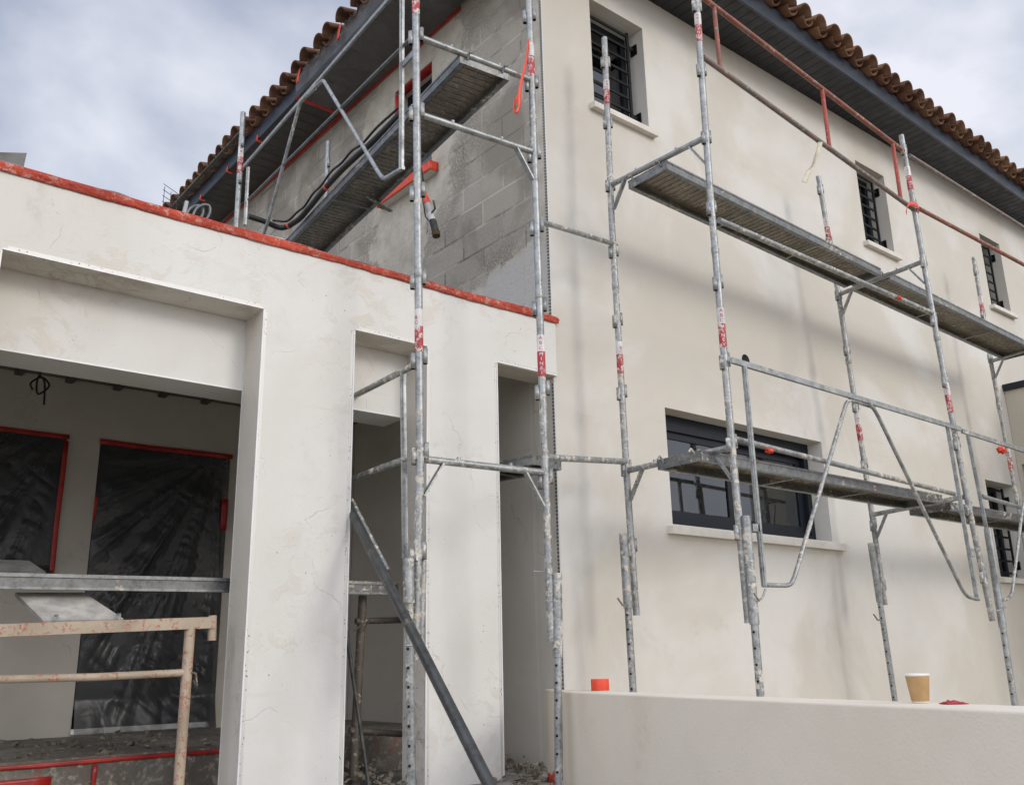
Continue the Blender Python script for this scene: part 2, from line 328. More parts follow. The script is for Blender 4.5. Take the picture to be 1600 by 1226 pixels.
# ---------------------------------------------------------------- mesh helpers
ORG = {}
class MB:
    def __init__(s): s.v = []; s.f = []; s.mi = []; s.sm = []; s.cur = 0; s.smooth = False
    def add(s, vs, fs, smooth=None):
        o = len(s.v); s.v += [tuple(p) for p in vs]
        for f in fs: s.f.append([o + i for i in f]); s.mi.append(s.cur); s.sm.append(s.smooth if smooth is None else smooth)
        return s
    def box(s, a, b):
        (x0, y0, z0), (x1, y1, z1) = a, b
        x0, x1 = min(x0, x1), max(x0, x1); y0, y1 = min(y0, y1), max(y0, y1); z0, z1 = min(z0, z1), max(z0, z1)
        return s.add([(x0,y0,z0),(x1,y0,z0),(x1,y1,z0),(x0,y1,z0),(x0,y0,z1),(x1,y0,z1),(x1,y1,z1),(x0,y1,z1)],
              [(3,2,1,0),(4,5,6,7),(0,1,5,4),(1,2,6,5),(2,3,7,6),(3,0,4,7)], False)
    def obox(s, o, u, v, w):   # corner o, edge vectors u v w
        o, u, v, w = map(Vector, (o, u, v, w))
        if u.cross(v).dot(w) < 0: u, v = v, u
        return s.add([o,o+u,o+u+v,o+v,o+w,o+u+w,o+u+v+w,o+v+w],[(3,2,1,0),(4,5,6,7),(0,1,5,4),(1,2,6,5),(2,3,7,6),(3,0,4,7)], False)
    def bar(s, p, q, w, h, up=(0,0,1)):  # rectangular bar from p to q, w across, h along up
        p, q = Vector(p), Vector(q); d = (q - p).normalized(); a = d.cross(Vector(up)).normalized(); b = a.cross(d).normalized()
        return s.obox(p - a*w/2 - b*h/2, q - p, a*w, b*h)
    def tube(s, pts, r, n=12, caps=True, closed=False):
        pts = [Vector(p) for p in pts]; rs = r if isinstance(r, (list, tuple)) else [r]*len(pts)
        rings = []; prev = None
        for i, p in enumerate(pts):
            d = (pts[min(i+1, len(pts)-1)] - pts[max(i-1, 0)]).normalized()
            if prev is None:
                a = d.orthogonal().normalized() if abs(d.z) < .9 else d.cross(Vector((0,1,0))).normalized()
            else: a = (prev - d*prev.dot(d)).normalized()
            prev = a; b = d.cross(a)
            rings.append([p + (a*math.cos(2*math.pi*k/n) + b*math.sin(2*math.pi*k/n))*rs[i] for k in range(n)])
        vs = [v for g in rings for v in g]; fs = []
        for i in range(len(rings)-1):
            for k in range(n): fs.append((i*n+k, i*n+(k+1)%n, (i+1)*n+(k+1)%n, (i+1)*n+k))
        s.add(vs, fs, True)
        if caps:
            s.add(rings[0], [tuple(range(n))[::-1]], False); s.add(rings[-1], [tuple(range(n))], False)
        return s
    def lathe(s, c, prof, n=24, ax=(0,0,1)):
        ax = Vector(ax).normalized(); a = ax.orthogonal().normalized(); b = ax.cross(a); c = Vector(c); vs = []
        for r, h in prof:
            for k in range(n): vs.append(c + ax*h + (a*math.cos(2*math.pi*k/n) + b*math.sin(2*math.pi*k/n))*r)
        fs = [(i*n+k, i*n+(k+1)%n, (i+1)*n+(k+1)%n, (i+1)*n+k) for i in range(len(prof)-1) for k in range(n)]
        return s.add(vs, fs, True)
    def sheet(s, fn, nu, nv, smooth=True):
        vs = [fn(i/nu, j/nv) for j in range(nv+1) for i in range(nu+1)]
        return s.add(vs, [(j*(nu+1)+i, j*(nu+1)+i+1, (j+1)*(nu+1)+i+1, (j+1)*(nu+1)+i) for j in range(nv) for i in range(nu)], smooth)
    def prism(s, poly, z0, z1):
        n = len(poly); vs = [(x,y,z0) for x,y in poly] + [(x,y,z1) for x,y in poly]
        fs = [tuple(range(n))[::-1], tuple(range(n, 2*n))] + [(i,(i+1)%n,(i+1)%n+n,i+n) for i in range(n)]
        return s.add(vs, fs, False)
    def build(s, name, mats, parent=None, org=None):
        if isinstance(mats, str): mats = [mats]
        if parent is not None: o = ORG[parent.name]
        else: o = Vector(org) if org is not None else Vector(s.v[0])
        me = bpy.data.meshes.new(name); me.from_pydata([tuple(Vector(v) - o) for v in s.v], [], s.f)
        for m in mats: me.materials.append(M[m])
        me.polygons.foreach_set('material_index', s.mi); me.polygons.foreach_set('use_smooth', s.sm); me.update()
        ob = bpy.data.objects.new(name, me); COL.objects.link(ob)
        if parent is not None: ob.parent = parent
        else: ob.location = o
        ORG[ob.name] = o; return ob
def tag(o, label, cat, group=None):
    o['label'] = label; o['category'] = cat
    if group: o['group'] = group
    return o
def thing(name, label, cat, loc, group=None):
    o = bpy.data.objects.new(name, None); o.empty_display_size = .1; COL.objects.link(o); o.location = loc; ORG[o.name] = Vector(loc)
    return tag(o, label, cat, group)
def spline(pts, k=6):
    pts = [Vector(p) for p in pts]; out = []
    for i in range(len(pts)-1):
        p0, p1, p2, p3 = [pts[max(0, min(len(pts)-1, i+q))] for q in (-1, 0, 1, 2)]
        for s_ in range(k):
            u = s_/k; out.append(.5*((2*p1) + (p2-p0)*u + (2*p0-5*p1+4*p2-p3)*u*u + (3*p1-p0-3*p2+p3)*u**3))
    return out + [pts[-1]]
def struct(o): o['kind'] = 'structure'; return o
def wall_grid(mb, axis, u0, u1, z0, z1, holes, front, back):
    """wall slab with rectangular openings; axis 'x' runs along x (front/back are y), axis 'y' runs along y (front/back are x)"""
    us = sorted({u0, u1, *[h[0] for h in holes], *[h[1] for h in holes]}); zs = sorted({z0, z1, *[h[2] for h in holes], *[h[3] for h in holes]})
    us = [u for u in us if u0 <= u <= u1]; zs = [z for z in zs if z0 <= z <= z1]
    P = (lambda u, d, z: (u, d, z)) if axis == 'x' else (lambda u, d, z: (d, u, z))
    ins = lambda u, z: any(h[0] < u < h[1] and h[2] < z < h[3] for h in holes)
    sol = {}
    for i in range(len(us)-1):
        for j in range(len(zs)-1): sol[i, j] = not ins((us[i]+us[i+1])/2, (zs[j]+zs[j+1])/2)
    for (i, j), k in sol.items():
        if not k: continue
        a, b, c, d = us[i], us[i+1], zs[j], zs[j+1]
        mb.add([P(a,front,c),P(b,front,c),P(b,front,d),P(a,front,d)], [(0,1,2,3)]); mb.add([P(a,back,c),P(b,back,c),P(b,back,d),P(a,back,d)], [(3,2,1,0)])
        if not sol.get((i-1,j)): mb.add([P(a,front,c),P(a,front,d),P(a,back,d),P(a,back,c)], [(0,1,2,3)])
        if not sol.get((i+1,j)): mb.add([P(b,front,c),P(b,back,c),P(b,back,d),P(b,front,d)], [(0,1,2,3)])
        if not sol.get((i,j-1)): mb.add([P(a,front,c),P(a,back,c),P(b,back,c),P(b,front,c)], [(0,1,2,3)])
        if not sol.get((i,j+1)): mb.add([P(a,front,d),P(b,front,d),P(b,back,d),P(a,back,d)], [(0,1,2,3)])
    return mb

# ---------------------------------------------------------------- ground, terrace
g = MB(); g.add([(-400,-400,0),(400,-400,0),(400,400,0),(-400,400,0)], [(0,1,2,3)]); struct(g.build('ground', 'ground', org=(0,0,0)))
g = MB(); g.prism([(-6.5,-2.2), (-1.04,-2.2), (-.58,-.62), (-.30,-.12), (-.02,-.02), (-.02,2.6), (-6.5,2.6)], .004, .97); struct(g.build('terrace_floor', 'concrete_dusty', org=(-3,1,0)))
g = MB(); g.box((-6.5, .88, .974), (-.02, 2.58, 1.19)); struct(g.build('terrace_step', 'dusty_floor', org=(-3,1.5,1)))

# ---------------------------------------------------------------- house
ZT = 6.96
house = thing('house', 'two-storey house with cream rendered front, bare block side and clay tile eaves', 'house', (0, 0, 0))
WIN = [(.506, 1.113, 5.655, 6.61), (4.285, 4.842, 5.585, 6.50), (7.0, 7.53, 5.535, 6.46)]
LOWW = (1.072, 3.062, 2.51, 3.36); SIDEW = (6.08, 6.76, 2.34, 3.35)
wall_grid(MB(), 'x', 0, 11, 0, ZT, WIN + [LOWW, SIDEW], 0, .26).build('front_wall', 'render_facade', house)
BW = (1.437, 2.036, 5.585, 6.632)
wall_grid(MB(), 'y', .262, 9, 3.70, ZT, [BW], 0, .2).build('block_wall', 'block_work', house)
mb = MB(); mb.box((0.0, .262, 0), (.2, 9, 3.698)); mb.build('inner_wall', 'render_inner', house)
# return of the corner: block face up high, rough jamb coat below
mb = MB(); mb.box((-.004, .002, 3.70), (.02, .264, ZT)); mb.build('block_wall', 'block_work', house)
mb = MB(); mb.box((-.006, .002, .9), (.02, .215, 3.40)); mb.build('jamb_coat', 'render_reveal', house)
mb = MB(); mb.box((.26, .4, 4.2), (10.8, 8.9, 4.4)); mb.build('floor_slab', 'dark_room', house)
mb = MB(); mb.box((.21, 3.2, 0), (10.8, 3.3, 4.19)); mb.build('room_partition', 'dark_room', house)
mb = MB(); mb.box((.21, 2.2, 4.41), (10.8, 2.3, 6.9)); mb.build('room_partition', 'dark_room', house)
mb = MB(); mb.box((-.0012, .0, .9), (.0, .002, ZT)); mb.box((-.007, -.003, 3.75), (-.001, .001, ZT)); mb.box((-.010,-.003,.9),(-.006,.003,3.36)); mb.build('corner_bead', 'pvc_white', house)
mb = MB(); mb.box((-.0075, .006, 3.83), (-.0045, .024, ZT)); mb.box((-.009, .006, .9), (-.0063, .022, 3.36)); mb.build('corner_bead', 'bead_dotted', house)
mb = MB(); mb.box((10.8, .27, 0), (11, 9, ZT)); mb.box((.2, 8.8, 0), (10.79, 9, ZT)); mb.build('rear_walls', 'render_facade', house)

# eaves: front (A) and side (B); the two eave lines open very slightly from the walls
def yA(x): return -.50 + .022 * (x - 2.0)
def xB(y): return -.505 + .016 * (y - 2.0)
SZ = 6.935
mb = MB()
x = -.5; nb = 0
while x < 10.9:   # soffit boards across the overhang
    w = .098; mb.add([(x, yA(x)+.02, SZ), (x+w, yA(x+w)+.02, SZ), (x+w, -.002, SZ), (x, -.002, SZ)], [(3,2,1,0)])
    mb.add([(x+w, yA(x)+.02, SZ), (x+w+.006, yA(x)+.02, SZ+.007), (x+w+.006, -.002, SZ+.007), (x+w, -.002, SZ)], [(3,2,1,0)])
    mb.add([(x+w+.006, yA(x)+.02, SZ+.007), (x+w+.012, yA(x)+.02, SZ), (x+w+.012, -.002, SZ), (x+w+.006, -.002, SZ+.007)], [(3,2,1,0)]); x += w + .012
mb.build('soffit', 'soffit', house)
mb = MB(); mb.obox((-.5, yA(-.5)-.004, 6.905), (11.5, yA(11)-yA(-.5), 0), (0, .022, 0), (0, 0, .165)); mb.build('fascia', 'fascia', house)
mb = MB(); y = 0.0
while y < 9.3:
    mb.add([(xB(y)+.02, y, SZ), (-.002, y, SZ), (-.002, y+.148, SZ), (xB(y)+.02, y+.148, SZ)], [(0,1,2,3)])
    mb.add([(xB(y)+.02, y+.148, SZ), (-.002, y+.148, SZ), (-.002, y+.154, SZ+.006), (xB(y)+.02, y+.154, SZ+.006)], [(0,1,2,3)]); y += .155
mb.build('soffit', 'soffit_old', house)
mb = MB(); mb.obox((xB(-.5)-.004, -.505, 6.905), (xB(9.5)-xB(-.5), 10, 0), (.022, 0, 0), (0, 0, .165)); mb.build('fascia', 'fascia', house)

# roof: hip slab, canal tiles along both eaves
SL = .30
apex = lambda d: 7.06 + SL*d
mb = MB()
E0 = (-.52, -.54, 7.075); E1 = (11.5, -.33, 7.075); E2 = (11.5, 9.5, 7.075); E3 = (-.38, 9.5, 7.075); R0 = (5.0, 4.5, 8.6); R1 = (6.5, 4.5, 8.6)
mb.add([E0,E1,E2,E3,R0,R1], [(0,1,5,4),(1,2,5),(2,3,4,5),(3,0,4),(3,2,1,0)]); 
roof = mb.build('roof', 'roof_tile_clay', house)
def eave_tiles(start, edge, inward, count, pitch, over):
    mb = MB(); start, edge, inward = Vector(start), Vector(edge).normalized(), Vector(inward).normalized()
    up = Vector((0,0,1)); ax = (inward + up*SL).normalized(); nrm = edge.cross(ax).normalized()
    if nrm.z < 0: nrm = -nrm
    def arc(o, r, th, a, n, flip, L0, L1, r1):
        vs = []
        for L, rr in ((L0, r), (L1, r1)):
            for k in range(n+1):
                t = math.pi*(.03 + .94*k/n); d = edge*math.cos(t) + nrm*(math.sin(t)*flip*1.02)
                vs.append(o + ax*L + d*rr)
            for k in range(n+1):
                t = math.pi*(.03 + .94*k/n); d = edge*math.cos(t) + nrm*(math.sin(t)*flip*1.02)
                vs.append(o + ax*L + d*(rr-th))
        m = n+1; fs = []
        for k in range(n):
            fs += [(k, k+1, 2*m+k+1, 2*m+k), (m+k+1, m+k, 3*m+k, 3*m+k+1), (k+1, k, m+k, m+k+1), (2*m+k, 2*m+k+1, 3*m+k+1, 3*m+k)]
        fs += [(0, 2*m, 3*m, m), (n, m+n, 3*m+n, 2*m+n)]
        mb.add(vs, fs, True)
    for i in range(count):
        o = start + edge*(pitch*(i + random.uniform(-.05,.05)))
        for c in range(3):
            j = Vector((0,0,random.uniform(-.006,.006)))
            L0 = -over + c*.34 + random.uniform(-.02,.02)
            rr = .094 + random.uniform(-.006, .006)
            arc(o + j + nrm*(.044 + c*.014) + edge*random.uniform(-.008,.008), rr, .014, ax, 9, 1, L0, L0+.42, .070)
            if c < 2: arc(o + edge*pitch*.5 + j + nrm*(.070 + c*.014), .078, .013, ax, 8, -1, L0 + .055 + random.uniform(-.012,.012), L0+.42, .066)
    return mb
eave_tiles((-.42, yA(-.5), 7.075), (1, .022, 0), (-.022, 1, 0), 50, .232, .118).build('tile_course', 'roof_tile_clay', roof)
eave_tiles((xB(-.5), -.42, 7.075), (.016, 1, 0), (1, -.016, 0), 42, .236, .105).build('tile_course', 'roof_tile_clay', roof)
mb = MB(); mb.tube([(-.55,-.55,7.12), (.9,.9,7.52)], .09, 12); mb.build('hip_tile', 'roof_tile_clay', roof)
mb = MB(); mb.obox((xB(4.2)-.10, 4.2, 7.085), (.016*5, 5, 0), (.10, 0, 0), (0, 0, .022)); mb.build('batten', 'board_grey', roof)

# windows of the front
def grille_window(x0, x1, z0, z1, n, glass_split=True, back=.20):
    w = wall = MB(); f = .055
    w.box((x0+.001, back, z0+.001), (x1-.001, back+.05, z0+f)); w.box((x0+.001, back, z1-f), (x1-.001, back+.05, z1-.001)); w.box((x0+.001, back, z0+f), (x0+f, back+.05, z1-f)); w.box((x1-f, back, z0+f), (x1-.001, back+.05, z1-f))
    wn_ = w.build('window', 'anthracite', house)
    p = MB(); p.box((x0+f, back+.02, z0+f), (x1-f, back+.028, z1-f)); p.build('pane', 'glass', wn_)
    p = MB(); p.box((x0+f if glass_split else x0+.62*(x1-x0), back+.04, z0+.02), (x1-f, back+.045, z1-.02)); p.build('back_panel', 'panel_white', wn_)  # pale panel; full-width ones stand in for sky reflected in the glass
    gy = .10; gm = MB()
    gx0, gx1 = x0+.045, x1-.085
    for i in range(n): zc = z0+.06 + (z1-z0-.12)*i/(n-1); gm.bar((gx0, gy, zc), (gx1, gy, zc), .012, .022)
    for xx in (gx0, gx1): gm.bar((xx, gy-.001, z0+.03), (xx, gy-.001, z1-.03), .016, .026, (1,0,0))
    for zc in (z0+.15, z1-.16):
        for a, b in ((gx1, x1), (gx0, x0)):
            gm.bar((a, gy+.001, zc), (b, gy+.001, zc), .014, .034)
            gm.box((b-.012 if b > a else b, gy-.03, zc-.045), (b-.001 if b > a else b+.011, gy+.035, zc+.045))
    gm.build('grille', 'grille_black', wn_)
    s_ = MB(); s_.obox((x0-.05, -.055, z0-.062), (x1-x0+.10, 0, 0), (0, .25, .018), (0, 0, .045)); s_.build('sill', 'sill_stone', wn_)
    return wn_
for wi_, wv_ in enumerate(WIN): grille_window(*wv_, 8, wi_ > 0)
grille_window(*SIDEW, 8)
x0, x1, z0, z1 = LOWW; bk = .15
w = MB(); f = .06
w.box((x0+.001, bk-.012, z1-.12), (x1-.001, bk+.10, z1-.001)); w.box((x0+.001, bk, z0+.001), (x1-.001, bk+.08, z0+f)); w.box((x0+.001, bk, z0+f), (x0+f, bk+.08, z1-.12)); w.box((x1-f, bk, z0+f), (x1-.001, bk+.08, z1-.12))
lw = w.build('window', 'anthracite', house)
xm = (x0+x1)/2 - .1
for a, b, yy in ((x0+f, xm+.04, bk+.012), (xm-.03, x1-f, bk+.045)):
    w = MB(); w.box((a, yy, z0+f), (b, yy+.03, z0+f+.075)); w.box((a, yy, z1-.175), (b, yy+.03, z1-.12)); w.box((a, yy, z0+f+.075), (a+.07, yy+.03, z1-.175)); w.box((b-.07, yy, z0+f+.075), (b, yy+.03, z1-.175)); w.build('sash', 'anthracite', lw)
    w = MB(); w.box((a+.07, yy+.012, z0+f+.075), (b-.07, yy+.018, z1-.175)); w.build('pane', 'glass', lw)
w = MB()
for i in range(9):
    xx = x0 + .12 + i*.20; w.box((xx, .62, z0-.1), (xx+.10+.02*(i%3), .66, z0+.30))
w.box((x0+.05, .60, z0+.31), (x1-.05, .67, z0+.345)); w.build('reflection_slats', 'panel_white', lw)  # pale slats and bar added behind the glass to imitate its reflections
w = MB(); w.box((x1-.36, .30, z0+.02), (x1-.13, .305, z1-.13)); w.build('back_panel', 'panel_white', lw)  # added pale upright panel inside the right sash
w = MB(); w.obox((x0-.06, -.055, z0-.075), (x1-x0+.20, 0, 0), (0, .20, .016), (0, 0, .055)); w.build('sill', 'sill_stone', lw)
# block-side window, reveal taped
y0, y1, z0, z1 = BW
w = MB(); w.box((.14, y0, z0), (.18, y1, z0+.06)); w.box((.14, y0, z1-.06), (.18, y1, z1)); w.box((.14, y0, z0+.06), (.18, y0+.06, z1-.06)); w.box((.14, y1-.06, z0+.06), (.18, y1, z1-.06))
bw = w.build('window', 'anthracite', house)
w = MB(); w.box((.15, y0+.06, z0+.06), (.16, y1-.06, z1-.06)); w.build('pane', 'glass', bw)
w = MB(); w.box((.25, y0, z0), (.26, y1, z1)); w.build('back_panel', 'board_grey', bw)
w = MB(); w.box((-.075, y0-.09, z0-.075), (.10, y1+.12, z0-.002)); w.build('sill', 'sill_stone', bw)
# dark core hole left in the render (small vent)
w = MB(); w.lathe((2.10, -.0015, 3.915), [(.002,0),(.036,.0),(.045,-.004),(.05,0)], 18, (0,1,0)); w.lathe((2.10,-.004,3.915), [(.0005,0),(.034,0)], 18, (0,1,0)); w.build('wall_vent', 'dark_hole', house)

# lower wing past the end of the front
wing = thing('side_wing', 'low beige wing with dark flat coping at the far right of the front', 'building', (6.93, -1.5, 0))
wall_grid(MB(), 'y', -3.2, -.003, 0, 4.455, [(-.95, -.05, 2.6, 3.60)], 6.93, 7.15).build('wall', 'render_wing', wing)
mb = MB(); mb.box((7.16, -3.2, 0), (9.5, -3.0, 4.455)); mb.box((9.3, -2.99, 0), (9.5, -.003, 4.455)); mb.build('wall', 'render_wing', wing)
mb = MB(); mb.box((6.90, -3.24, 4.457), (9.54, -.004, 4.53)); mb.build('coping', 'anthracite', wing)
mb = MB(); mb.box((7.10, -.95, 2.6), (7.13, -.05, 3.6)); wv_ = mb.build('window', 'anthracite', wing)

# ---------------------------------------------------------------- porch
FY = -.012
porch = thing('porch', 'flat-roofed porch of pale half-finished pillars in front of the block wall', 'porch', (-2.2, 0, .97))
O = [(-3.29, -2.049, .972, 3.404), (-1.509, -1.018, .972, 3.404), (-.495, .02, .972, 3.404), (-5.6, -3.85, .972, 3.404)]
wall_grid(MB(), 'x', -6.2, .012, .972, 3.780, O, FY, .195).build('front_wall', 'render_porch', porch)
mb = MB(); 
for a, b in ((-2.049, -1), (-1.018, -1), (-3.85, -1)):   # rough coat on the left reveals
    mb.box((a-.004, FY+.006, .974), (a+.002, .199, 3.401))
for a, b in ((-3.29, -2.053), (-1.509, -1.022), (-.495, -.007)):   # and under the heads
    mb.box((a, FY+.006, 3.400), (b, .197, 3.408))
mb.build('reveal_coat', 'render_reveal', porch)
mb = MB(); mb.box((-6.2, .202, 3.013), (-1.02, .46, 3.6185)); mb.build('beam', 'render_porch', porch)
mb = MB(); mb.box((-6.2, -.008, 3.783), (-.002, 2.8, 3.812)); mb.build('roof_slab', 'zinc_edge', porch)
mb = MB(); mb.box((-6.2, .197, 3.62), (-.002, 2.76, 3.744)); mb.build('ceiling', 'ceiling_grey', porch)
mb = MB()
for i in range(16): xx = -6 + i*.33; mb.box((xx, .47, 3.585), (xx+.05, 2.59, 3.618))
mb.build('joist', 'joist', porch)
D = (-2.085, -1.105, 1.192, 3.195); WN = (-3.6, -2.31, 2.18, 3.195)
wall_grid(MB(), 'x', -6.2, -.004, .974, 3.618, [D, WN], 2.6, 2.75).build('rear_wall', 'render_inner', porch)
mb = MB(); mb.box((-3.6, 2.68, 2.18), (-2.31, 2.72, 3.195)); mb.box((-2.085, 2.68, 1.23), (-1.105, 2.72, 3.195)); mb.build('glazing', 'anthracite', porch)
# corner beads: white arris plus perforated flange, vertical and along the heads
def vbead(x, sgn, z0, z1, flange_on_front=True):
    mb = MB(); mb.box((x-.004, FY-.004, z0), (x+.004, FY+.002, z1)); mb.build('corner_bead', 'pvc_white', porch)
    mb = MB(); mb.box((x+sgn*.005, FY-.0012, z0), (x+sgn*.020, FY+.001, z1)); mb.build('corner_bead', 'bead_perforated', porch)
def hbead(x0, x1, z):
    mb = MB(); mb.box((x0, FY-.004, z-.003), (x1, FY+.002, z+.005)); mb.build('corner_bead', 'pvc_white', porch)
    mb = MB(); mb.box((x0+.02, FY-.0012, z+.006), (x1-.02, FY+.001, z+.020)); mb.build('corner_bead', 'bead_perforated', porch)
vbead(-2.049, 1, .98, 3.40); vbead(-1.509, -1, .98, 3.40); vbead(-1.018, 1, .98, 3.40); vbead(-.495, -1, .98, 3.40); vbead(-3.29, -1, .98, 3.40)
hbead(-3.286, -2.053, 3.407); hbead(-1.505, -1.022, 3.407); hbead(-.491, .012, 3.407)
mb = MB(); mb.box((-2.054, .192, .98), (-2.048, .2, 3.39)); mb.box((-1.022,.199,.98),(-1.016,.205,3.39)); mb.build('corner_bead', 'pvc_white', porch)
mb = MB(); mb.box((-4.2, .198, 3.009), (-1.024, .204, 3.017)); mb.build('corner_bead', 'pvc_white', porch)

# tape along the porch roof edge
def ribbon(fn, n, wid, name, mat, label, group=None, cat='tape', parent=None):
    """fn(t) -> (point, across vector)"""
    mb = MB(); vs = []
    for i in range(n+1):
        p, a = fn(i/n); p = Vector(p); a = Vector(a).normalized()*wid/2
        vs += [p-a, p, p+a]
    o = len(vs); nrm_off = []
    fs = []
    for i in range(n):
        for k in range(2): fs.append((3*i+k, 3*i+k+1, 3*i+3+k+1, 3*i+3+k))
    mb.add(vs, fs, True)
    ob = mb.build(name, mat); md = ob.modifiers.new('thickness', 'SOLIDIFY'); md.thickness = .0015; md.offset = 0
    return tag(ob, label, cat, group)
def nz3(x, y, z): return mnoise.noise(Vector((x, y, z)))
mb = MB()
def edge_tape(u, v):
    x = -4.6 + u*4.635; k = nz3(x*3.1, 0, 0)*.012 + nz3(x*11, 3, 0)*.006
    lo = 3.772 + nz3(x*2.2, 5, 1)*.006 + .003*math.sin(x*3) + .004*nz3(x*14, 2, 2); hi = 3.820 + nz3(x*1.7, 9, 2)*.012
    z = lo + (hi-lo)*min(v*1.25, 1)
    bulge = math.sin(min(v*1.25,1)*math.pi)*.006
    y = FY - .006 - bulge - abs(nz3(x*5, v*3, 7))*.014 + k*.3
    if v > .8: y += (v-.8)/.2*.06; z += .004
    return (x, y, z)
mb.sheet(edge_tape, 240, 10); tape_edge = mb.build('masking_tape', 'tape_worn')
md = tape_edge.modifiers.new('thickness', 'SOLIDIFY'); md.thickness = .002
tag(tape_edge, 'long wrinkled red tape stuck along the top edge of the porch front', 'tape', 'red tape masking the edges')
mb = MB(); mb.sheet(lambda u, v: (-4.6+u*4.6, FY+.02+v*.12, 3.834 + .012*math.sin(v*3.1) + nz3(u*30, v*3, 2)*.014), 160, 4); o = mb.build('roof_membrane', 'zinc_edge', porch)
md = o.modifiers.new('thickness', 'SOLIDIFY'); md.thickness = .006; md.offset = -1

# ---------------------------------------------------------------- tape and film on the side eave
def strip_box(a, b, up, wid, th, label, mat='tape_red', group='red tape masking the edges', wob=.006):
    """slightly wavy adhesive strip from a to b"""
    a, b, up = Vector(a), Vector(b), Vector(up).normalized(); L = (b-a).length; nrm = (b-a).cross(up).normalized(); n = max(4, int(L/.08))
    mb = MB()
    mb.sheet(lambda u, v: a + (b-a)*u + up*((v-.5)*wid*(1+.12*nz3(u*L*4, v, a.x)) + wob*nz3(u*L*2, 3, a.y)) + nrm*(.003*nz3(u*L*9, v*4, 5)), n, 3)
    ob = mb.build('masking_tape', mat); md = ob.modifiers.new('thickness', 'SOLIDIFY'); md.thickness = th; md.offset = 0
    return tag(ob, label, 'tape', group)
strip_box((-.012, 1.0, 6.895), (-.012, 6.4, 6.875), (0,0,1), .05, .003, 'red tape line at the top of the block wall under the side soffit')
for i, (yy, lab) in enumerate([(5.55, 'small red tape tab on the side fascia farthest from the camera'), (4.75, 'small red tape tab on the dark fascia beside the scaffold pole top'), (3.95, 'small red tape tab on the fascia between pole top and plastic film')]):
    mb = MB(); xx = xB(yy) - .008
    mb.sheet(lambda u, v: (xx - .002 if v < .5 else xx + (v-.5)*.13, yy + (u-.5)*.045 + .02*v, 6.95 - v*.10 if v < .5 else 6.898 - .006*v), 2, 8)
    o = mb.build('tape_tab', 'tape_orange'); md = o.modifiers.new('thickness', 'SOLIDIFY'); md.thickness = .002; tag(o, lab, 'tape', 'tape tabs holding the eave')
filmy = thing('plastic_film', 'grey translucent plastic film wrapped round the side eave', 'plastic film', (-.4, 1.2, 6.9))
mb = MB()
def film_fn(u, v):
    y = 2.95 - u*3.2 ; r = nz3(u*9, v*5, 1)*.014 + nz3(u*26, v*9, 4)*.005
    if v < .55: return (-.02 - (v/.55)*.535, y, 6.885 - .02*math.sin(v/.55*math.pi) + r)
    w = (v-.55)/.45; return (xB(y) - .045 + r*1.3 - .012*math.sin(w*3.1), y, 6.885 + w*.225 + .4*r)
mb.sheet(film_fn, 90, 22); mb.build('sheet', 'film_grey', filmy)
for i, (yy, lab) in enumerate([(2.86, 'red tape tab at the near lower corner of the plastic film'), (2.05, 'red tape tab holding the film edge halfway along the side eave'), (.95, 'red tape tab holding the film edge high up near the frame top')]):
    mb = MB(); xx = xB(yy) - .066
    mb.sheet(lambda u, v: (xx - .004*math.sin(v*3), yy + (u-.5)*.05 + .04*v, 7.115 - v*.14), 2, 6)
    o = mb.build('tape_tab', 'tape_orange'); md = o.modifiers.new('thickness', 'SOLIDIFY'); md.thickness = .002; tag(o, lab, 'tape', 'tape tabs holding the film')
strip_box((-.53, 2.97, 6.862), (-.05, 2.99, 6.87), (0,1,0), .055, .003, 'red tape across the cut end of the plastic film under the soffit')

# tape round the block-side window
y0, y1, z0, z1 = BW
strip_box((.05, y1-.004, z0+.02), (.05, y1-.004, z1-.02), (1,0,0), .085, .003, 'upright orange tape inside the far reveal of the block-wall window', 'tape_orange')
strip_box((.05, y0+.01, z1-.005), (.05, y1-.01, z1-.005), (1,0,0), .085, .003, 'red tape across the head of the block-wall window')
mb = MB(); mb.sheet(lambda u, v: (lambda a: (-.085 + .04*(1-math.cos(a)) if a < 1.6 else -.083 + (a-1.6)*.02, y0-.10 + u*(y1-y0+.24) , z0 - .078 + v*.082 + .004*nz3(u*14, v*4, 3)))(0.0), 26, 4)
mb.sheet(lambda u, v: (-.085 + v*.09, y0-.10 + u*(y1-y0+.24), z0+.006+.004*nz3(u*14, v*4, 8)), 26, 3)
mb.sheet(lambda u, v: (-.085 + u*.08, y0-.101, z0-.078+v*.082), 3, 3)
mb.sheet(lambda u, v: (-.085 + u*.08, y1+.141, z0-.078+v*.082), 3, 3)
o = mb.build('masking_tape', 'tape_orange'); tag(o, 'bright orange tape wrapped over the sill of the block-wall window', 'tape', 'red tape masking the edges')
md = o.modifiers.new('thickness', 'SOLIDIFY'); md.thickness = .002

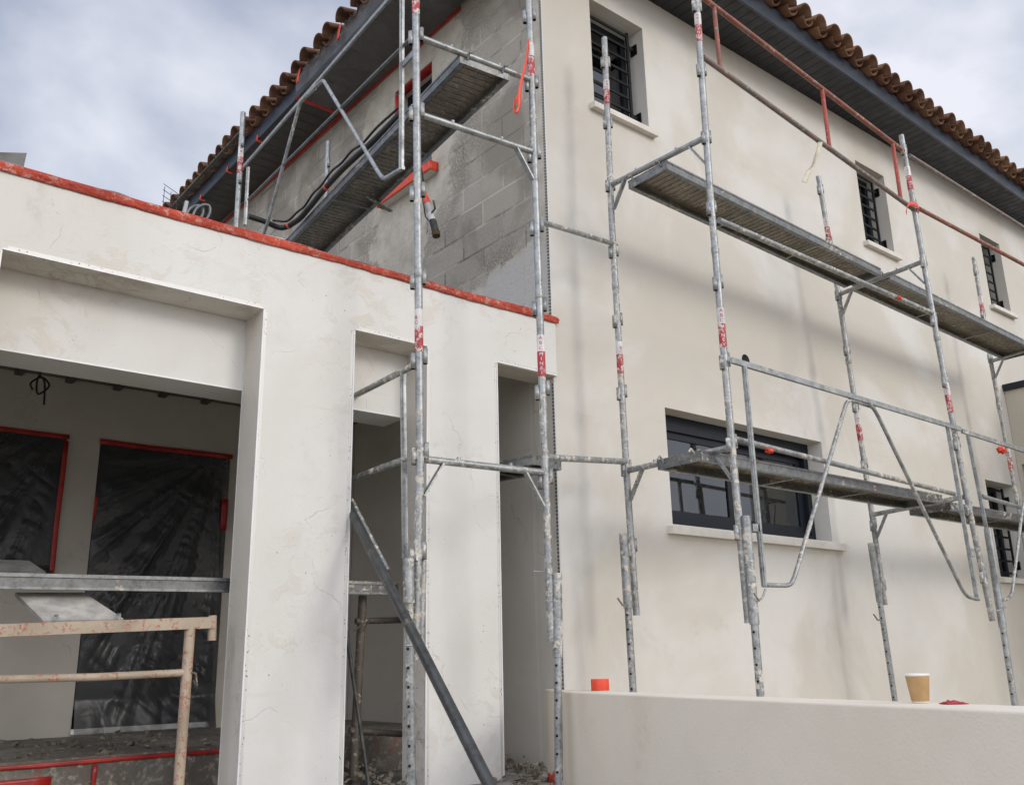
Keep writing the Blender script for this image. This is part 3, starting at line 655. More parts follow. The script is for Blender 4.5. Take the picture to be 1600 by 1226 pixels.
# ---------------------------------------------------------------- masked glazing in the porch
def fold(x, z, seed, apex_, n=7):
    s = 0
    ax, az = apex_
    ang = math.atan2(z-az, x-ax); r = math.hypot(x-ax, z-az)
    s += .030*math.sin(ang*21 + seed)*min(1, r*1.2) * (.5+.5*nz3(ang*6, seed, 0)) + .034*abs(nz3(ang*17, seed, 3))*min(1, r)
    s += .018*nz3(x*3+seed, z*3, 1) + .022*abs(nz3(x*7+z*9, z*5, seed))
    return s
def masked(x0, x1, z0, z1, y, apex_, label, extra=0):
    t = thing('plastic_sheet', label, 'plastic sheet', ((x0+x1)/2, y, z0), 'black plastic over the glazing')
    mb = MB(); mb.sheet(lambda u, v: (x0 + (x1-x0)*u, y - .004 - max(0, fold(x0+(x1-x0)*u, z0+(z1-z0)*v, extra+2.0, apex_))*min(1, 6*min(u, 1-u, v*1.5, 1-v)) - ((.13*(1-v*9)**1.1*(.45+.55*abs(nz3(u*5, 1, 2)))) if v < .111 else 0), z0 + (z1-z0)*v), 150, 200)
    mb.build('sheet', 'film_black', t); return t
masked(D[0]+.005, D[1]-.005, D[2]+.002, D[3]+.01, 2.60, (-1.2, 3.2), 'black plastic sheet gathered in folds over the tall porch doorway')
masked(WN[0], WN[1]-.004, WN[2], WN[3]+.01, 2.60, (-2.3, 3.3), 'black plastic sheet over the porch window left of the doorway', 5)
strip_box((D[0]-.01, 2.585, D[3]-.005), (D[1]+.01, 2.585, D[3]+.0), (0,0,1), .036, .003, 'red tape along the top of the black sheeted doorway')
strip_box((D[0]+.004, 2.585, 2.62), (D[0]+.006, 2.585, 2.80), (1,0,0), .02, .003, 'short red tape piece on the left side of the sheeted doorway')
strip_box((D[1]-.035, 2.578, 2.62), (D[1]-.03, 2.578, 2.86), (1,0,0), .05, .003, 'red tape piece on the right side of the sheeted doorway')
strip_box((WN[0], 2.585, WN[3]+.0), (WN[1]+.01, 2.585, WN[3]+.0), (0,0,1), .030, .003, 'red tape along the top of the sheeted window left of the doorway')
strip_box((WN[1]-.008, 2.583, WN[2]), (WN[1]-.008, 2.583, WN[3]-.03), (1,0,0), .032, .003, 'upright red tape on the right edge of the sheeted porch window')
# cable hanging from the porch ceiling
mb = MB(); P0 = Vector((-2.7506, 1.5000, 3.3703)); 
mb.tube(spline([P0+Vector((.012,0,.12)), P0+Vector((.008,0,0)), P0+Vector((-.02,.01,-.10)), P0+Vector((-.01,0,-.19)), P0+Vector((.045,0,-.13)), P0+Vector((.0,0,-.085)), P0+Vector((-.055,0,-.13)), P0+Vector((-.04,0,-.17))]), .006, 8)
mb.tube(spline([P0+Vector((-.012,0,.12)), P0+Vector((-.02,0,-.05)), P0+Vector((.02,.01,-.11)), P0+Vector((.03,0,-.25))]), .006, 8)
tag(mb.build('electric_cable', 'rubber_black'), 'looped black cable end hanging from the porch ceiling', 'cable')

# step edge tape and boards on the terrace
strip_box((-3.4, .872, 1.165), (-1.18, .872, 1.170), (0,0,1), .022, .003, 'thin red tape line along the edge of the terrace step')
strip_box((-3.6, .868, 1.085), (-2.62, .868, 1.09), (0,0,1), .045, .003, 'broad red tape over the brown board at the terrace step')
strip_box((-2.42, .868, .98), (-2.42, .868, 1.15), (1,0,0), .022, .003, 'upright red tape piece on the riser of the terrace step')
mb = MB(); mb.box((-3.6, .862, .98), (-2.66, .878, 1.055)); tag(mb.build('board', 'wood_brown'), 'brown board standing against the terrace step below red tape', 'board')

# rubble in the openings
mb = MB(); rr = random.Random(4)
for i in range(900):
    if i < 430: x, y = rr.uniform(-1.5, -1.03), rr.uniform(-.15, .9)
    elif i < 620: x, y = rr.uniform(-.6, -.03), rr.uniform(-.35, .7)
    else: x, y = rr.uniform(-3.2, -1.6), rr.choice((rr.uniform(.25, .86), rr.uniform(.9, 2.5)))
    hgt = (.972 if y < .88 else 1.19) + max(0, .12*(1-abs(y-.45)/.5))*rr.random() * (1 if i < 620 else .25); s = rr.uniform(.006, .026)
    a = rr.uniform(0, 6.28); u = Vector((math.cos(a), math.sin(a), rr.uniform(-.4,.4)))*s*1.6; v = Vector((-math.sin(a), math.cos(a), rr.uniform(-.4,.4)))*s
    mb.obox((x, y, hgt), u, v, Vector((0,0,1))*s*rr.uniform(.4,.9))
o = mb.build('rubble', 'rubble', org=(-1.3,.5,.97)); o['kind'] = 'stuff'
mb = MB(); mb.lathe((-1.02-.12, .86, .975), [(.0,0),(.075,0),(.095,.17),(.105,.175),(.10,.185),(.088,.18),(.07,.01),(0,.012)], 22)
tag(mb.build('bucket', 'terracotta_pot'), 'small brown bucket lying in the rubble behind the pillars', 'bucket')

# ---------------------------------------------------------------- low garden wall and what stands on it
ZW = 1.447
F = (-0.5188, -0.5575, 1.4470); Eb = (-0.1896, -0.0276, 1.4470); R1_ = (-1.2762, -3.1985, 1.4470); R2_ = (-0.9944, -3.0790, 1.4470); B1 = (-0.5127, -1.4878, 1.4470)
def ext(p, q, k): return (p[0]+(q[0]-p[0])*k, p[1]+(q[1]-p[1])*k)
a, b = ext(F, R1_, 1.8), ext(Eb, R2_, 1.8)
mb = MB(); dx = Vector((a[0]-F[0], a[1]-F[1], 0)).normalized()
mb.prism([(F[0],F[1]), a, b, (Eb[0],Eb[1])], 0, ZW)
lowwall = mb.build('garden_wall', 'render_low_wall', org=(F[0], F[1], 0)); tag(lowwall, 'low cream rendered wall running from the house corner to lower right', 'wall')
md = lowwall.modifiers.new('bevel', 'BEVEL'); md.width = .007; md.segments = 3; md.limit_method = 'ANGLE'
# coffee cup
c = Vector((-0.9458, -2.7374, 1.4480)); cup = thing('paper_cup', 'brown kraft paper cup with white rim on the low wall', 'cup', c)
mb = MB(); mb.lathe(c, [(.0260,.004),(.0272,.006),(.0368,.082)], 32); mb.build('sleeve', 'kraft', cup)
mb = MB(); mb.lathe(c, [(0,0),(.0255,0),(.0262,.0045)], 32); mb.lathe(c, [(.0364,.082),(.0384,.084),(.0388,.088),(.0372,.090),(.0355,.087),(.0250,.010),(0,.010)], 32); mb.build('body', 'cup_white', cup)
# tape roll
c = Vector((-0.3373, -0.6441, 1.4480)); mb = MB()
mb.lathe(c, [(.038,0),(.0475,.0),(.0478,.002),(.0478,.056),(.0475,.058),(.038,.058),(.038,0)], 36); tr = mb.build('tape_roll', 'tape_orange', org=c); tag(tr, 'roll of bright orange tape standing on the far end of the low wall', 'tape roll')
mb = MB(); mb.lathe(c, [(.0355,.001),(.0378,.001),(.0378,.057),(.0355,.057),(.0355,.001)], 36); mb.build('core', 'kraft', tr)
# red crumpled pouch
c = Vector((-0.9849, -2.8630, 1.4480)); mb = MB(); dirw = dx; per = Vector((-dirw.y, dirw.x, 0))
mb.sheet(lambda u, v: c + Vector((.75,-.55,0))*((u-.5)*.066) + Vector((.5,.8,0))*((v-.5)*.05) + Vector((0,0,.003 + .007*math.sin(min(1,max(0,u))*math.pi)*math.sin(v*math.pi)**.5 + .006*nz3(u*5, v*5, 3)*math.sin(v*math.pi))), 22, 14)
mb.sheet(lambda u, v: c + Vector((.75,-.55,0))*((u-.42)*.07) + Vector((.5,.8,0))*((v-.5)*.045) + Vector((0,0,.002 + .004*math.sin(u*math.pi) + .003*nz3(u*7, v*6, 9))), 22, 14)
o = mb.build('glove', 'cloth_red', org=c); tag(o, 'small crumpled red cloth lying flat on the low wall beside the cup', 'cloth')
md = o.modifiers.new('thickness', 'SOLIDIFY'); md.thickness = .003
mb = MB(); mb.sheet(lambda u, v: Vector(F) + (Vector(Eb)-Vector(F))*(.92-u*.50) + Vector((-.006,-.002,-.45)) + Vector((0,0,-v*(.16 if u < .5 else .22) + (0.03 if u > .5 else 0))), 6, 6, False)
o = mb.build('masking_tape', 'tape_orange'); tag(o, 'red tape square on the short end face of the low wall', 'tape', 'red tape masking the edges'); md = o.modifiers.new('thickness', 'SOLIDIFY'); md.thickness = .003; md.offset = -1

# ---------------------------------------------------------------- letters for the pole stickers
LET = {}
for ch in 'ABCMINET':
    cu = bpy.data.curves.new('letter', 'FONT'); cu.body = ch; cu.size = 1.0; cu.align_x = 'CENTER'; cu.resolution_u = 2
    ob = bpy.data.objects.new('letter', cu); COL.objects.link(ob); bpy.context.view_layer.update()
    me = bpy.data.meshes.new_from_object(ob.evaluated_get(bpy.context.evaluated_depsgraph_get()))
    LET[ch] = ([tuple(v.co) for v in me.vertices], [tuple(p.vertices) for p in me.polygons])
    COL.objects.unlink(ob); bpy.data.objects.remove(ob); bpy.data.meshes.remove(me)
EYE = cam.matrix_world.translation

# ---------------------------------------------------------------- scaffold parts
def lerp(a, b, t): return Vector(a)*(1-t) + Vector(b)*t
def at_z(line, z):
    for p, q in zip(line, line[1:]):
        if (p[2]-z)*(q[2]-z) <= 0: return lerp(p, q, (z-p[2])/(q[2]-p[2]))
    p, q = (line[0], line[1]) if abs(line[0][2]-z) < abs(line[-1][2]-z) else (line[-2], line[-1])
    return lerp(p, q, (z-p[2])/(q[2]-p[2]))
RP = .0215
def add_pole(fr, line, z0, z1, mat, dirs, collar_zs, stickers=(), spigots=(), mat_hi=None, zsplit=None):
    """one upright with coupling sleeves, stickers and spigot joints"""
    zs = sorted([z0, z1] + [p[2] for p in line if z0 < p[2] < z1] + [z for z in spigots if z0 < z < z1])
    if zsplit and mat_hi:
        lo = [z for z in zs if z < zsplit] + [zsplit]; hi = [zsplit] + [z for z in zs if z > zsplit]
    else: lo, hi = zs, None
    mb = MB(); mb.tube([at_z(line, z) for z in lo], RP, 14)
    if hi: mb.cur = 1; mb.tube([at_z(line, z) for z in hi], RP*1.0, 14); mb.cur = 0
    for z in spigots:    # narrower joint seen between two stacked tubes
        p = at_z(line, z); mb.lathe(p, [(RP+.0005, -.055), (RP+.003, -.05), (RP+.003, -.008), (RP+.0005, 0)], 14)
    pole = mb.build('pole', [mat] + ([mat_hi] if hi else []), fr)
    for i, z in enumerate(collar_zs):
        p = at_z(line, z); d = Vector(dirs).normalized(); cm = MB()
        for sgn, dz in ((1, .012), (-1, -.018)):
            c = p + d*sgn*(RP + .0085) + Vector((0,0,dz))
            cm.lathe(c, [(.0125,-.042),(.0145,-.042),(.0145,.042),(.0125,.042)], 12); cm.lathe(c, [(.0125,.040),(0.0005,.040)], 12)
            cm.cur = 1; cm.lathe(c, [(.0125,-.036),(.0005,-.036)], 12); cm.lathe(c, [(.0120,-.042),(.0120,-.036)], 12); cm.cur = 0
        cm.build('collar', [('galvanised_crusted' if (zsplit and z < zsplit + .05 and mat == 'galvanised_crusted') else mat if not hi or z < zsplit else mat_hi), 'dark_hole'], pole)
    for (zt, h, ang, worn) in stickers:
        p = at_z(line, zt - h/2); tilt = (at_z(line, zt) - at_z(line, zt-h)).normalized()
        to = (EYE - p); to.z = 0; to.normalize(); base = math.atan2(to.y, to.x) + math.radians(ang)
        r = RP + .0012; wh = h*.40
        sm_ = MB()
        def ring(r_, z): return at_z(line, z) + Vector((0,0,0))
        for cur, za, zb in ((0, zt, zt-wh), (1, zt-wh, zt-h)):
            sm_.cur = cur; sm_.tube([at_z(line, za), at_z(line, zb)], r, 18, caps=False)
        st = sm_.build('sticker', ['sticker_white', 'sticker_red_worn' if worn else 'sticker_red'], pole)
        lm = MB()
        def put(word, top, height, cur):
            lm.cur = cur; n = len(word); step = height/n; size = step*1.02
            for i, ch in enumerate(word):
                if worn == 2 and (i + cur) % 3 == 0: continue
                vs, fs = LET[ch]; out = []
                zc = top - step*(i+1) + step*.14
                for (lx, ly, _) in vs:
                    z = zc + ly*size; aa = base + (lx*size*1.05)/r
                    q = at_z(line, z); out.append(q + Vector((math.cos(aa), math.sin(aa), 0))*(r + .0009))
                lm.add(out, fs, False)
        put('ABC', zt-.004, wh-.008, 0); put('MINET', zt-wh-.004, h-wh-.010, 1)
        lm.build('lettering', ['lettering_red', 'lettering_white'], st)
    return pole
def add_jack(fr, top, bot, z_sleeve, pin=None, mat='galvanised_splashed', zf=.004):
    """sleeve, inner tube with adjustment holes, foot plate and locking pin"""
    line = [tuple(bot), tuple(top)]; mb = MB()
    mb.tube([at_z(line, z_sleeve), at_z(line, top[2])], .0275, 16)
    mb.tube([at_z(line, zf+.016), at_z(line, z_sleeve+.03)], .0215, 16)
    p = at_z(line, zf+.016); mb.box((p.x-.07, p.y-.07, zf), (p.x+.07, p.y+.07, zf+.016))
    hm = mb; hm.cur = 1; z = z_sleeve - .04
    to = EYE - at_z(line, z_sleeve); to.z = 0; to.normalize(); to = Matrix.Rotation(math.radians(-22), 3, 'Z') @ to
    while z > zf+.06:
        p = at_z(line, z); hm.tube([p - to*.0225, p + to*.0225], .0072, 8); z -= .085
    jk = mb.build('base_jack', [mat, 'dark_hole'], fr)
    if pin:
        pm = MB(); pm.tube(pin, .0062, 8); pm.build('locking_pin', 'galvanised', jk)
    return jk
def add_bar(fr, p, q, mat, r=.019, gusset=None, gs=.13):
    mb = MB(); mb.tube([p, q], r, 12); b = mb.build('crossbar', mat, fr)
    if gusset:   # triangular flat between bar and pole: list of (end point, towards point)
        for e, o in gusset:
            e, o = Vector(e), Vector(o); d = (o-e).normalized(); g_ = MB()
            g_.bar(e + d*gs*1.0 + Vector((0,0,-.012)), e + d*.018 + Vector((0,0,-gs*1.45)), .010, .034, (0,0,1) if abs(d.z) > .9 else d.cross(Vector((0,0,1))))
            g_.build('gusset', 'galvanised', fr)
    for k in (.28, .72):
        h = MB(); c = lerp(p, q, k); h.tube([c + Vector((0,0,-.0)), c + Vector((0,0,.030))], .011, 8); h.build('peg', 'galvanised', b)
    return b

P1 = [(-1.4346, -0.5200, 1.0700), (-1.4032, -0.5200, 2.6000), (-1.4542, -0.5200, 5.3000)]
P2 = [(-0.6337, -0.6000, 1.7000), (-0.6381, -0.6000, 2.6000), (-0.6532, -0.6000, 5.7000)]
P3 = [(0.3343, -0.3000, 1.8600), (0.3175, -0.3000, 2.7000), (0.3093, -0.3000, 4.5000), (0.3379, -0.3000, 5.9000)]
P4 = [(0.3703, -1.1000, 1.7800), (0.3626, -1.1000, 2.7000), (0.3686, -1.1000, 4.4000), (0.4043, -1.1000, 5.9000)]
P5 = [(3.2300, -0.3000, 1.9800), (3.1976, -0.3000, 2.9000), (3.1180, -0.3000, 4.6000), (3.0272, -0.3000, 5.7500)]
P6 = [(3.2905, -1.1000, 1.8200), (3.1833, -1.1000, 2.8000), (3.0984, -1.1000, 4.2000), (3.0324, -1.1000, 5.7500)]
P7 = [(6.0539, -0.3000, 2.9500), (6.0235, -0.3000, 3.6000), (5.9816, -0.3000, 4.6000), (5.9973, -0.3000, 5.7500)]
P8 = [(-1.2413, 2.4200, 5.0854), (-1.2618, 2.4200, 6.1295)]; P8 = [(P8[0][0]-.005, 2.42, 3.8), P8[1]]
P9 = [(-0.4980, 2.3400, 5.6435), (-0.4959, 2.3400, 6.0884)]; P9 = [(P9[0][0]-.002, 2.34, 3.8), P9[1]]
grp = 'scaffold frames against the house'
bay = Vector((1, 0, 0)); lbay = Vector((.09, .99, 0))
def steps(z, lo, hi): return [z + .5*k for k in range(-8, 6) if lo < z + .5*k < hi]

# frame at the porch end of the side scaffold
fr = thing('scaffold', 'tall galvanised frame of two poles standing in front of the porch pillars', 'scaffold', (-1.05, -.56, 0), grp)
zt1, zt2 = 6.9, 6.9
add_pole(fr, P1, 1.62, zt1, 'galvanised_crusted', (.9, -.5, 0), [5.05, 4.56, 4.07, 3.56, 3.12, 2.62, 2.12], [(3.385, .235, -38, 2), (5.43, .24, -32, 1)], [3.62], 'galvanised', 2.75)
add_pole(fr, P2, 1.70, zt2, 'galvanised_splashed', (.9, -.5, 0), [5.52, 5.03, 4.54, 4.06, 3.56, 3.06, 2.56], [(3.38, .245, 0, 0), (5.31, .24, -30, 1)], [3.66], 'galvanised', 2.7)
add_jack(fr, (-1.4837, -0.5450, 2.0891), (-1.4546, -0.5450, 1.0765), 1.88, [(-1.5288, -0.6000, 1.6844), (-1.4787, -0.6200, 1.6865), (-1.4791, -0.6200, 1.7352)], 'galvanised_splashed', .975)
mb = MB(); mb.tube([(-1.3687, -0.5000, 2.1117), (-1.3801, -0.5000, 1.6273)], .019, 12); mb.build('spigot', 'galvanised_splashed', fr)
add_jack(fr, (-0.5965, -0.6200, 2.0494), (-0.6293, -0.6200, 1.0079), 1.62, None, 'galvanised_splashed', .975)
pm = MB(); pm.tube([(-0.7788, -0.6400, 2.0501), (-0.7041, -0.6400, 2.0500)], .004, 6); pm.build('locking_pin', 'galvanised', fr)
for z, gz in ((5.05, 0), (4.55, 1), (2.59, 2)):
    p, q = at_z(P1, z), at_z(P2, z); d = (q-p).normalized()
    add_bar(fr, p + d*.02, q - d*.02, 'galvanised_splashed' if z < 3 else 'galvanised', .019, {0: None, 1: [(q, p)], 2: [(q, p), (p, q)]}[gz])

# right frames
def right_frame(A, B, label, tops, z_levels, collA, collB, stA, stB, matA, matB, loc, split=None):
    fr = thing('scaffold', label, 'scaffold', loc, grp)
    add_pole(fr, A, A[0][2], tops[0], matA, bay, collA, stA, [4.05], 'galvanised_splashed' if matA == 'galvanised_crusted' else 'galvanised_splashed', split or 4.3)
    if B: add_pole(fr, B, B[0][2], tops[1], matB, bay, collB, stB, [4.03], 'galvanised', 3.3)
    for za, zb in z_levels:
        p, q = at_z(A, za), (at_z(B, zb) if B else Vector((at_z(A, za).x, -1.1, za))); d = (q-p).normalized()
        add_bar(fr, p + d*.02, q - d*.02, 'galvanised_splashed' if za < 3 else 'galvanised', .019, [(p, q), (q, p)])
    return fr
fr = right_frame(P3, P4, 'crusty inner pole and cleaner outer pole of the frame nearest the house corner', (5.985, 6.9), [(4.775, 4.79), (2.755, 2.765)],
    steps(4.777, 2.1, 6.0), steps(4.79, 2.1, 6.9), [(5.62, .20, 20, 1), (3.62, .22, 25, 2)], [(5.72, .22, 0, 1), (3.62, .255, 12, 1)], 'galvanised_crusted', 'galvanised_splashed', (.35, -.7, 0), 5.3)
add_jack(fr, (0.2378, -0.3200, 2.3504), (0.2486, -0.3200, 1.4366), 1.9, [(0.1174, -0.3600, 1.9537), (0.1578, -0.3600, 1.9136), (0.2172, -0.3400, 1.9197)], 'galvanised_splashed')
add_jack(fr, (0.3776, -1.1400, 2.3621), (0.3663, -1.1400, 1.4121), 1.77, [(0.3359, -1.1800, 1.9345), (0.3752, -1.1800, 1.8945), (0.4128, -1.1800, 1.9160), (0.4426, -1.1800, 1.9583)], 'galvanised_splashed')
fr = right_frame(P5, P6, 'middle frame of the front scaffold standing right of the wide window', (5.755, 5.785), [(4.63, 4.65), (2.705, 2.74)],
    steps(4.63, 2.1, 5.74), steps(4.65, 2.1, 5.77), [(5.35, .22, 10, 1), (3.56, .23, 20, 2)], [(5.49, .21, 0, 1), (3.63, .24, 12, 1)], 'galvanised_splashed', 'galvanised_splashed', (3.15, -.7, 0), 3.0)
add_jack(fr, (3.1015, -0.3200, 2.4656), (3.1585, -0.3200, 1.2617), 2.0, [(2.9374, -0.3600, 1.9011), (2.9828, -0.3600, 1.8580), (3.0836, -0.3400, 1.8600)], 'galvanised')
add_jack(fr, (3.3621, -1.1400, 2.5000), (3.3435, -1.1400, 1.2446), 1.77, [(3.2020, -1.1800, 1.8862), (3.2881, -1.1800, 1.8968), (3.3580, -1.1800, 1.9166)], 'galvanised')
P10 = [(p[0], -1.1, p[2]) for p in P7]
fr = right_frame(P7, P10, 'frame at the far right end of the front scaffold', (5.76, 6.0), [(4.56, 4.6), (2.70, 2.72)],
    steps(4.6, 2.9, 5.7), steps(4.6, 2.9, 5.9), [(5.30, .20, 10, 1), (3.62, .24, 15, 2)], [], 'galvanised_splashed', 'galvanised_splashed', (6.1, -.7, 0), 3.2)
for q in (P7, P10):
    p = at_z(q, 2.95); mb = MB(); mb.tube([(p.x, p.y, .02), p], .0215, 12); mb.box((p.x-.07,p.y-.07,.004),(p.x+.07,p.y+.07,.02)); mb.build('base_jack', 'galvanised', fr)
# frame on the porch roof
fr = thing('scaffold', 'frame of the side scaffold rising from the porch roof beside the block wall', 'scaffold', (P8[0][0]+.4, 2.38, 3.8), grp)
z8 = P8[1][2]; z9 = P9[1][2]
add_pole(fr, P8, 3.80, z8, 'galvanised_bright', lbay, [z8-.28, z8-.62, z8-1.2], [(z8-.33, .25, 0, 1)], [])
add_pole(fr, P9, 3.80, z9, 'galvanised_bright', lbay, [z9-.2, z9-.7], [], [])
p, q = Vector((P8[0][0], 2.42, 5.05)), Vector((P9[0][0], 2.34, 5.05)); add_bar(fr, p, q, 'galvanised')
for q in (P8, P9): mb = MB(); mb.box((q[0][0]-.07, q[0][1]-.07, 3.8135), (q[0][0]+.07, q[0][1]+.07, 3.826)); mb.build('base_plate', 'galvanised', fr)

# ---------------------------------------------------------------- decks
def deck(o, u, L, v, wid, label, h=.062, group='steel scaffold decks', ribs=True, hooks=True):
    """o corner at the underside, u along, v across"""
    o, u, v = Vector(o), Vector(u).normalized(), Vector(v).normalized(); w = u.cross(v)
    if w.z < 0: w = -w
    t = thing('scaffold_deck', label, 'scaffold deck', o + u*L/2 + v*wid/2, group)
    mb = MB(); mb.obox(o + w*(h-.004) + v*.004, u*L, v*(wid-.008), w*.004)
    n = int(L/.052); mb.cur = 1
    for i in range(n):   # pressed ribs
        if ribs: mb.obox(o + u*(.05 + i*.052) + v*(.05 + .006*(i % 2)) + w*(h-.010), u*.005, v*(wid-.10), w*.0062)
    mb.build('plate', ['deck_under', 'galvanised_splashed'], t)
    for a in (0, 1):
        sm_ = MB(); e = o + v*(0 if a == 0 else wid); d = v if a == 0 else -v
        sm_.obox(e, u*L, d*.0035, w*h); sm_.obox(e + d*.0036, u*L, d*.034, w*.0035); sm_.obox(e + d*.034, u*L, d*.003, w*.014)
        sm_.obox(e - d*.004 + w*(h-.014), u*L, d*.0038, w*.013)
        sm_.build('side_rail', 'deck_side', t)
    for a in (.002, L-.006):
        em = MB(); em.obox(o + u*a + v*.0045 + w*.001, u*.004, v*(wid-.009), w*(h-.006)); em.build('end_cap', 'deck_side', t)
    for k in (.34, .66): cm = MB(); cm.obox(o + u*L*k + v*.006 - w*.002, u*.025, v*(wid-.012), w*.004); cm.build('stiffener', 'deck_side', t)
    if hooks:
        for a, s in ((0, -1), (L, 1)):
            for b in (.05, wid-.05):
                hm = MB(); c = o + u*a + v*b + w*(h*.6); hm.tube([c, c + u*s*.012 + w*.018, c + u*s*.032 + w*.034, c + u*s*.052 + w*.012], .007, 8); hm.build('hook', 'galvanised', t)
    return t
deck((.33, -.455, 4.685), (1, .012, -.022), 2.68, (0, -1, 0), .345, 'long steel deck at upper level on the front, nearest the house corner')
deck((3.125, -.435, 4.62), (1, .012, -.020), 2.95, (0, -1, 0), .345, 'upper steel deck running off to the far right of the front')
deck((.215, -.655, 2.69), (1, .012, .004), 2.87, (0, -1, 0), .34, 'lower steel deck crossing in front of the wide window')
dk3 = bpy.data.objects['scaffold_deck.002']; mb = MB(); mb.box((2.02, -.9725, 2.70), (2.12, -.9715, 2.735)); mb.build('sticker', 'sticker_red_worn', dk3)
deck((3.25, -.60, 2.665), (1, .012, .004), 3.0, (0, -1, 0), .34, 'lower steel deck at the right beside the barred ground-floor window')
deck((-1.160, -.55, 4.985), (.108, .994, 0), 2.95, (.994, -.108, 0), .345, 'dirty steel deck of the side scaffold seen from below along the block wall')
mb = MB(); mb.bar((-0.7703, 1.1761, 4.9750), (-0.4892, 1.2754, 4.9750), .03, .012); mb.build('cross_strip', 'deck_side', [o for o in bpy.data.objects if o.get('label','').startswith('dirty steel deck')][0])
deck((-.385, -.205, 2.735), (-.15, .985, 0), .95, (.985, .15, 0), .27, 'short narrow deck poking out of the opening beside the house corner')

# ---------------------------------------------------------------- guardrail frames
def poly(pts, r=.013, rad=.05):   # bent tube with rounded corners
    pts = [Vector(p) for p in pts]; out = [pts[0]]
    for i in range(1, len(pts)-1):
        a = (pts[i-1]-pts[i]).normalized()*min(rad, (pts[i-1]-pts[i]).length*.4); b = (pts[i+1]-pts[i]).normalized()*min(rad, (pts[i+1]-pts[i]).length*.4)
        for k in range(7):
            t = k/6; out.append(pts[i] + a*(1-t)**2 + b*t**2)
    out.append(pts[-1]); mb = MB(); mb.tube(out, r, 10); return mb
gg = 'steel guardrail frames of the scaffold'
def flat(fr, p, q, out=(0,-1,0), w=.034):
    mb = MB(); mb.bar(p, q, .016, w, Vector(q).normalized().cross(Vector(out)) if False else Vector(out).cross(Vector((0,0,1))).normalized())
    o = Vector(out).normalized(); 
    mb.bar(Vector(p)+o*.011, Vector(q)+o*.011, .006, w*.45, Vector(out).cross(Vector((0,0,1))).normalized())
    return mb.build('upright', 'galvanised_bright', fr)
fr = thing('guardrail_frame', 'guardrail frame with two slanting tubes in front of the wide window', 'guardrail', (1.7, -1.15, 1.97), gg)
a, b = Vector((.36, -1.15, 3.278)), Vector((3.15, -1.15, 3.252))
mb = MB(); mb.bar(a, b, .020, .034); mb.build('top_rail', 'galvanised', fr)
flat(fr, (.473, -1.152, 1.975), (.480, -1.152, 3.26)); flat(fr, (2.985, -1.152, 1.955), (2.94, -1.152, 3.235))
poly([(1.93,-1.14,3.235), (1.60,-1.14,3.245), (.79,-1.14,2.045), (.74,-1.14,1.99), (.48,-1.14,1.985)], .013, .07).build('slanting_tube', 'galvanised_splashed', fr)
poly([(1.83,-1.165,3.238), (1.90,-1.165,3.20), (2.76,-1.165,2.02), (2.83,-1.165,1.975), (2.98,-1.165,1.965)], .013, .07).build('slanting_tube', 'galvanised', fr)
for z in (2.30,): mb = MB(); mb.box((.41, -1.16, z-.02), (.47, -1.13, z+.02)); mb.box((2.985, -1.16, z-.03), (3.05, -1.13, z+.03)); mb.build('bracket', 'galvanised', fr)
fr = thing('guardrail_frame', 'guardrail frame at the right edge with red tape on its rail', 'guardrail', (4.5, -1.15, 1.97), gg)
mb = MB(); mb.bar((3.1728, -1.1500, 3.2396), (5.0245, -1.1500, 3.2024), .020, .032); mb.build('top_rail', 'galvanised', fr)
flat(fr, (3.36, -1.152, 1.95), (3.2537, -1.1520, 3.2146), w=.030); flat(fr, (4.3051, -1.1520, 1.6765), (4.8782, -1.1520, 3.1909), w=.030)
poly([(4.5822, -1.1400, 3.1980), (4.4065, -1.1400, 3.1715), (4.0303, -1.1400, 2.6818), (3.5944, -1.1400, 2.0186), (3.5035, -1.1400, 1.9782), (3.3521, -1.1400, 1.9700)], .012, .05).build('slanting_tube', 'galvanised_crusted', fr)
poly([(4.5711, -1.1650, 3.1641), (4.2187, -1.1650, 1.7500), (4.2811, -1.1650, 1.7255)], .012, .05).build('slanting_tube', 'galvanised', fr)
# side scaffold
fr = thing('guardrail_frame', 'guardrail frame high on the side scaffold in front of the block wall', 'guardrail', (-1.33, .9, 4.29), gg)
o_ = (-.995, .09, 0)
mb = MB(); mb.bar((-1.4193, -0.3980, 5.5602), (-1.1510, 2.6686, 5.7326), .016, .028); mb.build('top_rail', 'galvanised', fr)
flat(fr, (-1.419, -.335, 4.285), (-1.416, -.31, 5.60), o_); flat(fr, (-1.1704, 2.4473, 5.1171), (-1.1693, 2.4604, 5.6566), o_)
poly([(-1.2789, 1.2074, 5.6422), (-1.3069, 0.8870, 5.5910), (-1.3885, -0.0461, 4.4018), (-1.3939, -0.1070, 4.3392), (-1.4149, -0.3472, 4.2988)], .013, .04).build('slanting_tube', 'galvanised_bright', fr)
poly([(-1.2937, 1.0376, 5.6097), (-1.2691, 1.3190, 5.6504), (-1.2197, 1.8841, 4.9181), (-1.2099, 1.9956, 4.8174)], .013, .05).build('slanting_tube', 'galvanised', fr)
mb = MB(); mb.bar((-1.43, -.50, 4.98), (-1.417, -.34, 4.98), .012, .04); mb.build('bracket', 'galvanised', fr)
fr = thing('guardrail_frame', 'lower guardrail frame behind the left scaffold pole inside the porch opening', 'guardrail', (-1.42, -.3, 2.1), gg)
mb = MB(); mb.tube([(-1.3521, 0.3703, 3.1009), (-1.4285, -0.5027, 3.0846)], .017, 10); mb.build('top_rail', 'galvanised_splashed', fr)
